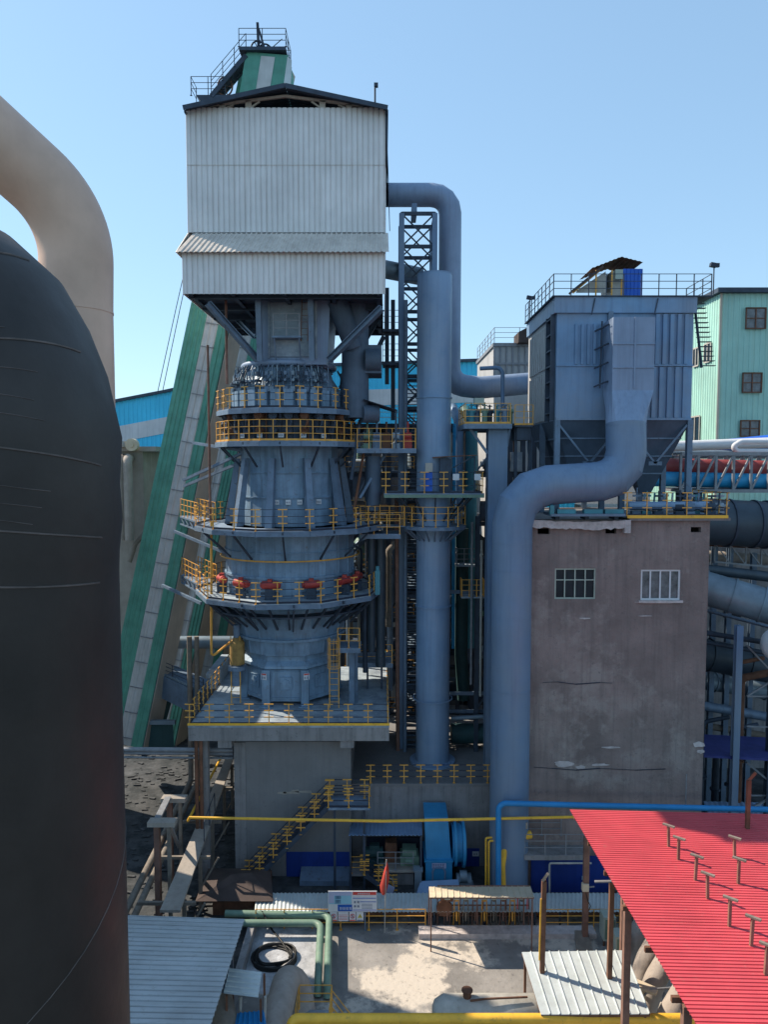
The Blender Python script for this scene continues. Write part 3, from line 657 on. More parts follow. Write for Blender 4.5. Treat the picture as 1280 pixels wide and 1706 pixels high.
b.build('stair_flight', 'steel_dark', t); railing(t, [s0+V((0,-.02,.1)), s1+V((0,-.02,.1))], 1.25, False, 1.1, 'dark', toe=False)
b = MB(); c = P(375, 144, Yh+.5); b.path([c+V((math.cos(a)*.48, 0, math.sin(a)*.6)) for a in [2*PI*i/18 for i in range(18)]], .06, 6, closed=True)
for i in range(5): b.bar(c, c+V((math.cos(i*1.256)*.46, 0, math.sin(i*1.256)*.58)), .05)
b.build('idler_sheave', 'brown_rust', t)
b = MB(); b.bar(P(372, 150, Yh+.3), P(470, 65, Yh+.3), .04); b.build('hoist_rope', 'rubber', t)
SB2 = skip_bridge((432, 430), (258, 1240), 60, 56, 'farther green skip bridge behind the kiln, half hidden by its galleries', 62)
skip_bridge((425, 640), (318, 1240), 66, 63, 'third leaning bridge with dark green sides, deep behind the kiln', 50)
# steel struts tying the bridge to the kiln
for k, (p, q, lb) in enumerate((((322, 738, 45), (412, 752, 41.5), 'upper grey steel strut between skip bridge and kiln'), ((305, 800, 45), (410, 752, 41.5), 'diagonal steel strut rising to the kiln from the skip bridge'),
        ((306, 810, 46), (414, 765, 42), 'thin lower diagonal strut between skip bridge and kiln'), ((290, 885, 45), (385, 925, 41.5), 'sloping tie beam below the third ring gallery'), ((270, 975, 45), (335, 1005, 41), 'sloping tie beam beside the lowest ring gallery'))):
    tag(MB().bar(P(*p), P(*q), .13, .16).build('tie_strut', 'steel'), lb, 'strut', 'steel struts between the kiln and the skip bridge')
for px0, py0, px1, py1, lb in ((327, 365, 262, 655, 'left one of two thin steel ropes running down to the blue shed'), (331, 372, 270, 655, 'right one of two thin steel ropes running down to the blue shed')):
    tag(MB().path([P(px0, py0, 56), P((px0+px1)/2-1, (py0+py1)/2+2, 57), P(px1, py1, 58)], .03, 5).build('hoist_cable', 'steel_dark'), lb, 'cable', 'steel ropes beside the skip bridge')
for px, y0, y1, Y, lb, m in ((349, 575, 870, 43.2, 'thin rusty standpipe between skip bridge and the upper galleries', 'brown_rust'), (380, 500, 640, 39.6, 'thin rusty pipe hanging from the left end of the top house', 'brown_rust')):
    tag(MB().tube((X(px,Y),Y,Z(y1,Y)), (X(px,Y),Y,Z(y0,Y)), .07, 8).build('standpipe', m), lb, 'pipe')
b = MB(); b.path([P(352, 870, 40.2), P(352, 1095, 40.2), P(383, 1070, 41)], .065, 8, bend=.15); tag(b.build('drain_pipe', 'yellow'), 'rusty yellow downpipe hooking back at its foot left of the kiln', 'pipe')
# ================================================================== CHIMNEY
CHX, CHY, CHR = X(723, 42), 42.0, .97; PZ = Z(1305, 39)
cm = thing('chimney_stack', 'tall slate blue steel stack between the stair tower and the big S duct', 'chimney', (CHX, CHY, PZ))
zt = Z(452, 41.2)
b = MB().lathe(CHX, CHY, [(CHR, PZ), (CHR, zt)], 40); b.build('stack_shell', 'chimney', cm, smooth=40)
MB().ring(CHX, CHY, zt-.01, zt+.02, CHR-.06, CHR+.02, 40).build('rim', 'chimney', cm, smooth=40)
for py in (662, 1015): MB().ring(CHX, CHY, Z(py,41), Z(py,41)+.07, CHR-.02, CHR+.06, 40).build('flange', 'chimney', cm, smooth=40)
for py in (590, 735, 930, 1090): MB().ring(CHX, CHY, Z(py,41), Z(py,41)+.015, CHR-.02, CHR+.008, 40).build('weld_seam', 'chimney', cm, smooth=40)
MB().ring(CHX, CHY, Z(1172,41), Z(1172,41)+.06, CHR+.12, CHR+.17, 40).build('hoop', 'chimney', cm, smooth=40); MB().ring(CHX, CHY, PZ, PZ+.12, CHR, CHR+.35, 40).build('base_flange', 'chimney', cm, smooth=40)
t = thing('stack_platform', 'upper rectangular platform round the stack with green and yellow railing', 'platform', (CHX, CHY, Z(822,40)))
zp = Z(822, 40.2); x0, x1 = X(640, 40.2), X(808, 40.2)
b = MB(); b.box(x0, x1, 40.2, CHY-CHR-.02, zp-.06, zp).box(x0, x1, CHY+CHR+.02, 44, zp-.06, zp).box(x0, CHX-CHR-.02, CHY-CHR-.02, CHY+CHR+.02, zp-.06, zp).box(CHX+CHR+.02, x1, CHY-CHR-.02, CHY+CHR+.02, zp-.06, zp); b.build('deck_plate', 'deck', t)
b = MB()
for y in (40.25, 43.9): b.bar((x0,y,zp-.15), (x1,y,zp-.15), .08, .18)
for x in (x0+.05, x1-.05): b.bar((x,40.3,zp-.15), (x,43.85,zp-.15), .08, .18)
b.build('edge_beam', 'pipe_green', t)
for k in range(12):
    a = 2*PI*k/12; c, q = math.cos(a), math.sin(a); MB().bar((CHX+2.3*c, CHY+1.6*q, zp-.2), (CHX+(CHR+.02)*c, CHY+(CHR+.02)*q, zp-1.6), .09).build('bracket', 'steel_dark', t)
railing(t, [(x0+.1, 43.8, zp), (x0+.1, 40.3, zp), (x1-.1, 40.3, zp), (x1-.1, 43.8, zp)], 1.15, False, 1.0, 'hazard')
# instruments standing on it
u = thing('sampling_cabinet', 'blue sampling cabinet with pale top in front of the stack', 'cabinet', (X(715,40.6), 40.6, zp))
xx = X(715, 40.6); MB().box(xx-.18, xx+.18, 40.45, 40.75, zp, zp+1.15).build('body', 'blue_panel', u); MB().box(xx-.2, xx+.2, 40.43, 40.77, zp+1.15, zp+1.65).build('head_box', 'white_dirty', u)
u = thing('instrument_shelter', 'dark hut with red-edged flat roof on the stack platform', 'shelter', (X(745,40.9), 41, zp))
MB().box(X(733,40.7), X(752,40.7), 40.55, 41.0, zp, zp+1.9).build('body', 'kiln_dark', u); MB().hexa([(X(722,40.3),40.35,zp+1.93),(X(795,40.3),40.35,zp+2.05),(X(795,40.3),41.3,zp+2.05),(X(722,40.3),41.3,zp+1.93),(X(722,40.3),40.35,zp+1.98),(X(795,40.3),40.35,zp+2.1),(X(795,40.3),41.3,zp+2.1),(X(722,40.3),41.3,zp+1.98)]).build('roof', 'rust', u)
MB().bar((X(790,40.4),40.5,zp+2.0), (X(757,40.4),40.8,zp+1.4), .06).bar((X(792,40.4),40.6,zp), (X(792,40.4),40.6,zp+2.0), .06).build('brace', 'steel_dark', u)
for px, m in ((760, 'white'), (796, 'white')):
    xx = X(px, 40.3); tag(MB().box(xx-.17, xx+.17, 40.2, 40.24, zp+.72, zp+1.06).build('notice_sign', m), 'blank pale notice on the stack railing, the %s' % ('bigger one nearer the stack' if px == 760 else 'one at the railing corner'), 'sign')
t = thing('stack_gallery', 'lower round gallery hugging the stack with fan of brackets', 'platform', (CHX, CHY, Z(878,40.5)))
z = Z(878, 40.5); b = MB().ring(CHX, CHY, z-.06, z, CHR+.02, 1.85, 24).ring(CHX, CHY, z-.2, z-.062, 1.78, 1.86, 24); b.box(X(598,40.8), CHX-1.6, 41.2, 42.4, z-.06, z-.005); b.build('deck_plate', 'steel', t)
for k in range(20):
    a = 2*PI*k/20; c, q = math.cos(a), math.sin(a); MB().bar((CHX+1.75*c, CHY+1.75*q, z-.2), (CHX+(CHR+.02)*c, CHY+(CHR+.02)*q, z-.85), .07).build('bracket', 'steel', t)
railing(t, circ(CHX, CHY, z, 1.8, 16, 0, 2*PI)[:-1], 1.1, True, 1.0, 'yellow', toe=False); railing(t, [(X(600,40.8),41.25,z),(CHX-1.7,41.25,z)], 1.1, False, .9, 'yellow', toe=False)

# ================================================================== STAIR TOWER
t = thing('stair_tower', 'tall blue lattice tower with zigzag steps left of the stack', 'stair tower', (X(694,45), 45, PZ))
tx0, tx1, ty0, ty1 = X(669,44), X(723,44), 44.0, 46.4; tz = Z(356, 44)
b = MB()
for x in (tx0, tx1):
    for y in (ty0, ty1): b.ibeam((x,y,PZ), (x,y,tz), .3, .3)
b.build('corner_post', 'ductblue', t)
b = MB(); n = 17; hz = (tz-PZ)/n
for i in range(n+1):
    z = PZ+i*hz
    for y in (ty0, ty1): b.bar((tx0,y,z), (tx1,y,z), .14, .2)
    for x in (tx0, tx1): b.bar((x,ty0,z), (x,ty1,z), .14, .2)
    if i < n:
        if i > n-8:
            for y in (ty0, ty1): b.bar((tx0,y,z), (tx1,y,z+hz), .08).bar((tx1,y+.03,z), (tx0,y+.03,z+hz), .08)
        for x in (tx0, tx1): b.bar((x,ty0,z), (x,ty1,z+hz), .07)
b.build('lattice', 'steel_dark', t)
for i in range(12):
    z = PZ+i*hz; d = i % 2; a, q = V((tx0+.25, ty0+.4+d*.9, z)), V((tx1-.25, ty0+.4+d*.9, z+hz))
    yA, yB = (ty0+.15, ty1-.3) if not d else (ty1-.3, ty0+.15)
    stair(t, V((tx0+.35, yA, z)), V((tx0+.35, yB, z+hz)), 1.15, V((1,0,0)), rails=False, m='steel')
    if i % 2: 
        for x in (tx0+.2, tx1-.2): MB().bar((x,ty0-.1,z), (x,ty0-.1,z+1.1), .06).bar((x,ty0-.1,z+1.1), (x,ty1,z+1.1), .045).bar((x,ty0-.1,z+.6), (x,ty1,z+.6), .035).build('newel', 'yellow', t)
MB().box(X(690,44)-.15, X(690,44)+.15, 44.3, 46, tz+.1, tz+.7).build('duct_saddle', 'ductblue', t)
# brown rusty downpipe beside the tower
tag(MB().tube((X(664,43.6),43.6,PZ-1), (X(661,43.6),43.6,Z(830,43.6)), .12, 10).build('riser_pipe', 'brown_rust', smooth=40), 'rusty vertical pipe running up beside the stair tower', 'pipe')
tag(MB().tube((X(676,43.4),43.4,PZ), (X(676,43.4),43.4,Z(500,43.4)), .11, 10).build('riser_pipe', 'steel', smooth=40), 'blue grey vertical pipe on the front of the stair tower', 'pipe')

# ================================================================== DUCTS
def pipe(name, pts, r, m, label, cat='pipe', n=20, bend=0, seg=4, group=None, flanges=(), fm=None):
    o = MB().path(pts, r, n, bend, seg).build(name, m, smooth=40); tag(o, label, cat, group)
    for p, d in flanges: d = V(d).normalized(); MB().tube(V(p)-d*.04, V(p)+d*.04, r+.07, n).build('flange', fm or m, o, smooth=40)
    return o
yd_ = 47.0
pipe('exhaust_duct', [(HX1-.3, yd_, Z(325,yd_)), (X(748,yd_), yd_, Z(325,yd_)), (X(748,yd_), yd_, Z(640,yd_)), (X(800,yd_), 47.4, Z(645,yd_)), (X(905,yd_), 49, Z(632,yd_))], .70, 'duct', 'grey duct leaving the top house, elbowing down and across to the filter', 'duct', bend=1.15, seg=4)
pipe('branch_duct', [(HX1-.5, 46.3, Z(446,46.3)), (X(700,46.3), 47.8, Z(450,46.3))], .55, 'greypipe', 'short grey green duct from the top house into the stair tower', 'duct')
pipe('return_duct', [P(800, 614, 44), P(838, 612, 44), P(838, 700, 44)], .12, 'ductblue', 'thin pipe bridging over the elevated platform', 'pipe', bend=.4)
S = [(6.34, 36.35, 0), (6.34, 36.35, Z(812,36.3)), (X(1045,36.9), 36.9, Z(803,36.6)+.1), (X(1042,37.3), 37.3, Z(706,37.3))]
o = MB().path(S, [.97], 32) if False else None
sp = MB().path(S, .98, 36, bend=1.95, seg=3)
so = sp.build('main_gas_duct', 'ductblue', smooth=16); tag(so, 'fat slate blue gas duct snaking up beside the concrete building', 'duct')
for py in (905, 950, 1028, 1150): MB().ring(6.34, 36.35, Z(py,36), Z(py,36)+.02, .95, .992, 36).build('weld_band', 'ductblue', so, smooth=40)
for z in (Z(709,37.3), Z(742,37.3)): MB().ring(X(1042,37.3), 37.3, z, z+.03, .95, 1.0, 36).build('weld_band', 'ductblue', so, smooth=40)
# transition and rectangular inlet
xa, xb = X(1012,38), X(1080,38); y0_, y1_ = 37.4, 38.95; zA, zB, zC = Z(656,38), Z(652,38), Z(532,38)
cx_ = X(1042,37.3); circ_pts = [V((cx_+.98*math.cos(a), 37.3+.98*math.sin(a), Z(706,37.3))) for a in [2*PI*i/24 for i in range(24)]]
def sq(a):
    c, q = math.cos(a), math.sin(a); k = 1/max(abs(c), abs(q)); return V(((xa+xb)/2+(xb-xa)/2*c*k, (y0_+y1_)/2+(y1_-y0_)/2*q*k, zB))
sqp = [sq(2*PI*i/24) for i in range(24)]
b = MB(); b.add(circ_pts+sqp, [(i, (i+1) % 24, 24+(i+1) % 24, 24+i) for i in range(24)]); b.build('transition', 'duct', so)
b = MB(); b.box(xa, xb, y0_, y1_, zB, zC)
ib = b.build('inlet_box', 'duct', so); b = MB(); mx = (xa+xb)/2+.05
b.box(mx-.04, mx+.04, y0_-.06, y0_-.002, zB+.1, zC)
for py in (574, 613): z = Z(py, 37.6); b.box(xa, xb, y0_-.05, y0_-.002, z-.03, z+.03)
b.build('stiffener', 'duct', so)
b = MB()
for i in range(4): z = zC-.35-i*.95; b.bar((xa-.05,38.0,z+.1), (xa-.5,38.85,z-.1), .07)
b.bar((xa-.3,38.5,zB+.2), (xa-.25,38.5,zC), .08); b.build('side_brace', 'steel_dark', so)

# ================================================================== CONCRETE BUILDING
BX0, BX1, BY0, BY1, BZ = 7.33, X(1187,36.6), 36.6, 46.5, Z(866,36.6)
cb = thing('concrete_building', 'tall brown grey rendered building carrying the blue filter house', 'building', ((BX0+BX1)/2, 41.5, 0))
w1 = (X(928,36.6), X(997,36.6), Z(998,36.6), Z(947,36.6)); w2 = (X(1073,36.6), X(1140,36.6), Z(1000,36.6), Z(949,36.6))
def wall_holes(x0, x1, y, z0, z1, holes, th, axis='x'):
    b = MB(); xs = sorted({x0, x1, *[h[0] for h in holes], *[h[1] for h in holes]}); zs_ = sorted({z0, z1, *[h[2] for h in holes], *[h[3] for h in holes]})
    for i in range(len(xs)-1):
        for j in range(len(zs_)-1):
            cx, cz = (xs[i]+xs[i+1])/2, (zs_[j]+zs_[j+1])/2
            if any(h[0] < cx < h[1] and h[2] < cz < h[3] for h in holes): continue
            b.box(xs[i], xs[i+1], y, y+th, zs_[j], zs_[j+1])
    return b
# put-log pockets near the top
holes = [w1, w2, (X(898,36.6), X(918,36.6), Z(890,36.6), Z(880,36.6)), (X(1012,36.6), X(1030,36.6), Z(889,36.6), Z(880,36.6)), (X(1155,36.6), X(1172,36.6), Z(887,36.6), Z(878,36.6))]
wall_holes(BX0, BX1, BY0, 0, BZ, holes, .3).build('front_wall', 'concrete_wall', cb)
MB().box(BX0, BX0+.3, BY0+.3, BY1, 0, BZ).box(BX1-.3, BX1, BY0+.3, BY1, 0, BZ).box(BX0+.3, BX1-.3, BY1-.3, BY1, 0, BZ).build('side_wall', 'concrete_wall', cb)
MB().box(BX0+.3, BX1-.3, BY0+.35, BY1-.3, BZ-.4, BZ-.05).build('roof_slab', 'concrete', cb)
MB().box(BX0+.3, BX1-.3, 41, 41.2, 0, BZ-.45).build('inner_partition', 'hazard_black', cb)
rnd = random.Random(5)
b = MB(); x = X(888,36.5); xe = X(1050,36.5); n = 26
top = [(x+(xe-x)*i/n, Z(866,36.5)+rnd.uniform(-.02,.02)-.08*math.sin(PI*i/n)) for i in range(n+1)]; bot = [(xx, zz-.36+rnd.uniform(-.07,.03)) for xx, zz in top]
for i in range(n): b.hexa([(bot[i][0],36.3,bot[i][1]),(bot[i+1][0],36.3,bot[i+1][1]),(bot[i+1][0],36.59,bot[i+1][1]),(bot[i][0],36.59,bot[i][1]),(top[i][0],36.3,top[i][1]),(top[i+1][0],36.3,top[i+1][1]),(top[i+1][0],36.59,top[i+1][1]),(top[i][0],36.59,top[i][1])])
b.box(xe-.25, xe+.05, 36.28, 36.59, top[-1][1]-.62, top[-1][1]+.02)
b.build('broken_cornice', 'mortar', cb)
MB().box(X(1050,36.5), BX1+.9, 36.35, 36.58, BZ-.02, BZ+.12).build('roof_kerb', 'concrete', cb)
for zz_ in (HZM+3.4,): MB().box(HX0+.01, HX1-.01, HY0-.072, HY0-.062, zz_, zz_+.03).build('sheet_lap', 'sheet_rust', hs)
# scar patches in the render
def blob(b, cx, cz, w, h, y, seed, th=.03):
    r_ = random.Random(seed); n = 12; pts = [(cx+w/2*math.cos(2*PI*i/n)*r_.uniform(.7,1.15), y, cz+h/2*math.sin(2*PI*i/n)*r_.uniform(.6,1.2)) for i in range(n)]; b.prism(pts, (0,th,0))
b = MB()
for i, (px, py, w, h) in enumerate(((940,1272,1.0,.32),(968,1278,.5,.2),(1000,1274,.9,.14),(1020,1245,1.0,.1),(1165,1240,.7,.3),(1168,1252,.4,.2),(1095,1003,2.2,.14),(1075,1026,.8,.06),(975,1030,.7,.08))):
    c = P(px, py, 36.6); blob(b, c.x, c.z, w, h, 36.578-.002*i, i)
b.build('spalled_render', 'mortar', cb)
b = MB()
for pts in (((905,1137),(930,1136),(960,1140),(1000,1137),(1020,1138)), ((890,1278),(920,1280),(960,1283),(1000,1280),(1060,1283),(1110,1281))):
    for i in range(len(pts)-1): b.bar(P(*pts[i], 36.585), P(*pts[i+1], 36.585), .03, .02+.03*((i*7) % 3)/2)
b.build('crack', 'hazard_black', cb)
def window(parent, x0, x1, z0, z1, y, cols, rows, fm, gm, seed=0, fw=.07, transom=None, shift=0):
    w = MB().box(x0, x1, y+.12, y+.14, z0, z1).build('window', gm, parent)
    b = MB()
    for x in (x0, x1-fw): b.box(x, x+fw, y+.04, y+.11, z0, z1)
    for z in (z0, z1-fw): b.box(x0+fw, x1-fw, y+.04, y+.11, z, z+fw)
    for i in range(1, cols): x = x0+(x1-x0)*i/cols; b.box(x-fw*.4, x+fw*.4, y+.05, y+.105, z0+fw, z1-fw)
    for z_ in (transom or [z0+(z1-z0)*j/rows for j in range(1, rows)]): b.box(x0+fw, x1-fw, y+.055, y+.1, z_-fw*.35, z_+fw*.35)
    b.build('frame', fm, w); return w
window(cb, *w1, 36.6, 4, 2, 'cabinet', 'glass', transom=[w1[2]+(w1[3]-w1[2])*.62])
window(cb, *w2, 36.6, 4, 1, 'white', 'glass_dusty', fw=.09)
b = MB().box(w2[0]-.1, w2[1]+.12, 36.5, 36.72, w2[2]-.12, w2[2]-.003); b.build('window_sill', 'mortar', cb)
tag(MB().tube((X(1155,36.3),36.0,Z(1290,36)), (X(1155,36.3),36.0,Z(1345,36)), .03, 6).build('cable_conduit', 'grey_rail'), 'short grey conduit at the foot of the concrete building', 'conduit')

# platform edge and equipment on the building roof
t = thing('roof_platform', 'blue steel roof platform with yellow railing in front of the filter', 'platform', (13.5, 37, BZ))
MB().box(X(1048,36.3), X(1217,36.3), 36.32, 38.9, BZ+.125, BZ+.2).build('deck_plate', 'deck', t)
railing(t, [(X(1048,36.3), 36.38, BZ+.2), (X(1217,36.3)-.05, 36.38, BZ+.2), (X(1217,36.3)-.05, 40.5, BZ+.2)], 1.15, False, .9, 'hazard')
MB().box(X(1048,36.3), X(1217,36.3), 36.28, 36.318, BZ+.1, BZ+.25).build('kick_plate', 'yellow_pipe', t)
t = thing('duct_skid', 'low blue steel skid under the bend of the main duct', 'platform', (9.7, 36.5, BZ))
MB().box(X(920,35.9), X(1045,35.9), 35.9, 37.6, BZ+.22, BZ+.34).build('frame', 'steel', t)
for px in (935, 985, 1035): MB().box(X(px,36)-.1, X(px,36)+.1, 36.5, 37.4, BZ+.02, BZ+.22).build('foot', 'steel_dark', t)
b = MB()
for px in (930, 975, 1010): x = X(px,36.2); b.box(x, x+.9, 36.1, 36.5, BZ+.345, BZ+.55)
b.box(X(918,36), X(925,36), 35.95, 36.2, BZ+.3, BZ+.75); b.build('cable_box', 'teal', t)
rnd = random.Random(11)
for k in range(9):                           # pumps and valves behind the yellow railing
    px = 1062+k*17; x = X(px, 37.6); y = 37.2+rnd.random()*1.0; z = BZ+.2; b = MB(); b.box(x-.22, x+.22, y-.15, y+.15, z, z+.18)
    b.tube((x-.25,y,z+.42), (x+.2,y,z+.42), .17+.06*rnd.random(), 12); b.tube((x+.05,y,z+.5), (x+.05,y,z+.9+.5*rnd.random()), .05, 8); b.path([(x+.2,y,z+.42),(x+.42,y,z+.5),(x+.45,y,z+1.1)], .05, 8, bend=.1)
    b.bar((x-.15,y,z+.95), (x+.25,y,z+.95), .1)
    tag(b.build('pump_set', ['steel', 'teal', 'kiln_dark', 'deck_dust', 'steel_dark'][k % 5], smooth=40), 'small pump with valve pipes behind the yellow roof railing', 'pump', 'pumps on the filter roof platform')
pipe('air_header', [P(1046, 842, 37.3), P(1180, 842, 37.3)], .2, 'chimney', 'blue header pipe lying along the roof platform', 'pipe')

# ================================================================== FILTER HOUSE
FX0, FX1, FY0, FY1, FZ0, FZ1 = X(925,39), X(1150,39), 39.0, 46.4, Z(700,39), Z(497,39)
ft = thing('filter_house', 'big blue steel dust filter house with hoppers on the concrete building', 'dust filter', ((FX0+FX1)/2, 42.7, BZ))
MB().box(FX0, FX1, FY0, FY1, FZ0, FZ1).build('casing', 'bag', ft)
b = MB(); fz = Z(522,39)
b.box(FX0-.05, FX1+.1, FY0-.16, FY0-.002, fz, FZ1+.04).box(FX0-.16, FX0-.002, FY0-.15, FY1, fz, FZ1+.04); b.build('fascia', 'bag', ft)
zm = Z(609,39)
def rib(b, px, y0, y1, w=.22, d=.09): x = X(px,39); b.box(x-w/2, x+w/2, FY0-d, FY0-.003, Z(y1,39), Z(y0,39))
b = MB()
for px in (957, 967, 977, 987, 997): rib(b, px, 540, 607, .14, .1)
for px in (1090, 1102, 1114, 1126, 1138): rib(b, px, 524, 607, .2, .12)
for px in (1086, 1098, 1111, 1124, 1137): rib(b, px, 612, 696, .2, .12)
b.box(FX0, X(1005,39), FY0-.07, FY0-.004, zm-.04, zm+.04).box(X(1080,39), FX1, FY0-.14, FY0-.004, zm-.04, zm+.04)
b.box(FX0, FX1, FY0-.1, FY0-.004, FZ0-.002, FZ0+.12); b.build('stiffener', 'bag', ft)
b = MB().box(X(1008,39), X(1016,39), FY0-.2, FY0-.003, Z(695,39), Z(520,39)); b.build('downpipe', 'steel', ft)
b = MB()
for i in range(9): y = 41+i*.55; b.box(FX0-.12, FX0-.003, y, y+.3, zm+.1, fz-.3); b.box(FX0-.12, FX0-.003, y, y+.3, FZ0+.1, zm-.1)
b.box(FX0-.03, FX0-.002, 40.8, FY1, FZ0+.05, fz-.02); b.build('side_panel', 'bag_side', ft)
b = MB()
for y in (39.3, 40.5): b.box(FX0-.25, FX0-.003, y-.05, y+.05, FZ0, fz)
for i in range(7): z = FZ0+.4+i*.82; b.box(FX0-.24, FX0-.004, 39.36, 40.44, z-.04, z+.04)
b.build('side_ladder', 'steel_dark', ft)
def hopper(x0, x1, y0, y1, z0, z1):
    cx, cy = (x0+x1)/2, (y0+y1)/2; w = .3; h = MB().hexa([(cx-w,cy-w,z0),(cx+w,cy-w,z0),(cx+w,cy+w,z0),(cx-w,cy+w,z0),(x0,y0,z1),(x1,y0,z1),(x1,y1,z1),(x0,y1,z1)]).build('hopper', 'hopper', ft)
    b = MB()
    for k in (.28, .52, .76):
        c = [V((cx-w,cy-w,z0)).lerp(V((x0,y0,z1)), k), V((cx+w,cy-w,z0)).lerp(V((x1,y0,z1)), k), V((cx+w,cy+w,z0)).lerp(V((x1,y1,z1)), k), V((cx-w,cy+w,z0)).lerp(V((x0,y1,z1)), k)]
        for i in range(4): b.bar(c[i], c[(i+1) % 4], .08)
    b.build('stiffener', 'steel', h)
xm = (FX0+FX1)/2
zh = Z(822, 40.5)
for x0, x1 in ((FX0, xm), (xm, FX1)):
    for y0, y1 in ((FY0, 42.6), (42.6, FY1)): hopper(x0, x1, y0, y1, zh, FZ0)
for x in (FX0+.1, xm, FX1-.05):
    for y in (FY0+.05, 42.6, FY1-.1): MB().ibeam((x,y,BZ-.03), (x,y,FZ0), .28, .28).build('leg', 'steel', ft)
for x0, x1 in ((FX0+.2, xm-.1), (xm+.1, FX1-.2)):
    mx = (x0+x1)/2; zb = Z(772, 39)
    MB().bar((x0,FY0,FZ0-.25), (mx,FY0,zb), .1).bar((x1,FY0,FZ0-.25), (mx,FY0,zb), .1).bar((mx-.35,FY0,zb), (mx+.35,FY0,zb), .1, .2).build('knee_brace', 'steel', ft)
railing(ft, [(FX0-.25, FY1, FZ1+.04), (FX0-.25, FY0-.2, FZ1+.04), (X(1175,39), FY0-.2, FZ1+.04), (X(1175,39), 42, FZ1+.04)], 1.15, False, .95, 'dark', toe=False)
MB().box(FX0-.3, X(1178,39), FY0-.25, FY1, FZ1+.0405, FZ1+.1).build('roof_plate', 'steel_dark', ft)
b = MB()
for i in range(14): c = V((FX1+.15+.05*i, 39.6, FZ1-.1-.25*i)); b.box(c.x, c.x+.7, c.y, c.y+.25, c.z-.03, c.z)
b.bar((FX1+.2,39.5,FZ1), (FX1+.7,39.5,FZ1-3.5), .06, .2); b.build('side_stair', 'steel_dark', ft)
b = MB()
for x in (X(985,39), X(1088,39)): b.bar((x,FY0-.22,FZ1-.05), (x-.15,FY0-.16,fz-.1), .05)
b.build('gutter_strap', 'steel_dark', ft)
# penthouse on the filter roof
ph = thing('roof_penthouse', 'blue boarded hut with rusty gabled roof on the filter roof', 'hut', (X(1028,42), 42, FZ1+.1))
zz = FZ1+.1; zt_ = Z(448, 41)
b = MB(); wallsheet(b, X(1032,41), X(1064,41), 41, 41, zz, zt_, .2, .03); b.build('front_wall', 'blue_panel', ph)
MB().box(X(1012,41.2), X(1031,41.2), 41.05, 43, zz, zt_-.1).box(X(1033,41), X(1063,41), 41.1, 43, zz, zt_-.05).build('body', 'white_dirty', ph)
r0, r1, r2 = P(987, 447, 40.8), P(1036, 428, 40.8), P(1072, 437, 40.8); e = V((0,2.6,0))
b = MB(); b.corr(r0, r1, r1+e, r0+e, .25, .03, prof='sin'); b.corr(r1, r2, r2+e, r1+e, .25, .03, prof='sin'); b.build('roof', 'rust', ph)
l0, l1 = P(952, 487, 41.0), P(1002, 447, 41.0)
b = MB().bar(l0, l1, .9, .12); b.build('chute_roof', 'roof_brown', ph)
b = MB().hexa([P(960,488,40.9), P(1010,488,40.9), P(1010,488,42), P(960,488,42), P(962,484,40.9), P(1010,452,40.9), P(1010,452,42), P(962,484,42)]); b.build('chute_body', 'white_dirty', ph)
b = MB()
for px in (988, 1014, 1030): b.bar((X(px,40.7),40.7,zz), (X(px,40.7),40.7,Z(450,40.7)), .07)
b.bar(P(955,488,40.7), P(1000,450,40.7), .06, .1); b.build('handrail', 'yellow', ph)
MB().box(X(1018,40.8), X(1030,40.8), 40.6, 40.9, Z(468,41), Z(452,41)).build('control_box', 'cabinet', ph)
def floodlight(px, py_base, py_top, Y, lb):
    x = X(px, Y); t = thing('floodlight', lb, 'lamp', (x, Y, Z(py_base,Y)))
    MB().tube((x,Y,Z(py_base,Y)), (x,Y,Z(py_top,Y)), .035, 6).build('pole', 'steel_dark', t)
    z = Z(py_top,Y); MB().hexa([(x-.22,Y-.12,z),(x+.1,Y-.12,z-.06),(x+.1,Y+.12,z-.06),(x-.22,Y+.12,z),(x-.18,Y-.12,z+.2),(x+.14,Y-.12,z+.14),(x+.14,Y+.12,z+.14),(x-.18,Y+.12,z+.2)]).box(x+.1,x+.26,Y-.08,Y+.08,z-.04,z+.16).build('lamp_head', 'hazard_black', t)
floodlight(1181, 490, 444, 39.2, 'floodlight on a thin pole at the corner of the filter roof nearer the green building')
floodlight(880, 540, 498, 46, 'floodlight on a thin pole at the corner of the filter roof nearer the stack')
# second filter behind
t = thing('rear_filter', 'smaller pale filter house with railing behind the big blue one', 'dust filter', (X(850,58), 58, 20))
x0, x1, z1_, z0_ = X(822,56), X(905,56), Z(574,56), Z(640,56)
MB().box(x0, x1, 56, 66, z0_-12, z1_).build('casing', 'bag_side', t)
b = MB()
for i in range(9): x = x0+(x1-x0)*i/8; b.box(x-.06, x+.06, 55.9, 55.997, z0_, z1_)
b.box(x0, x1, 55.88, 55.996, z1_-1.5, z1_-1.35).box(x0-.1, x1, 55.85, 55.995, z1_-.15, z1_+.1).box(x0-.12,x0-.003,56,66,z1_-.15,z1_+.1); b.build('stiffener', 'grey_rail', t)
railing(t, [(x0, 66, z1_+.1), (x0, 56, z1_+.1), (x1, 56, z1_+.1)], 1.15, False, 1.6, 'grey', toe=False)
b = MB(); b.hexa([(X(862,55),55,z1_),(X(884,55),55,z1_),(X(884,55),57,z1_),(X(862,55),57,z1_),(X(862,55),55,Z(553,55)),(X(890,55),55,Z(538,55)),(X(890,55),57,Z(538,55)),(X(862,55),57,Z(553,55))]); b.build('chute_housing', 'roof_brown', t)

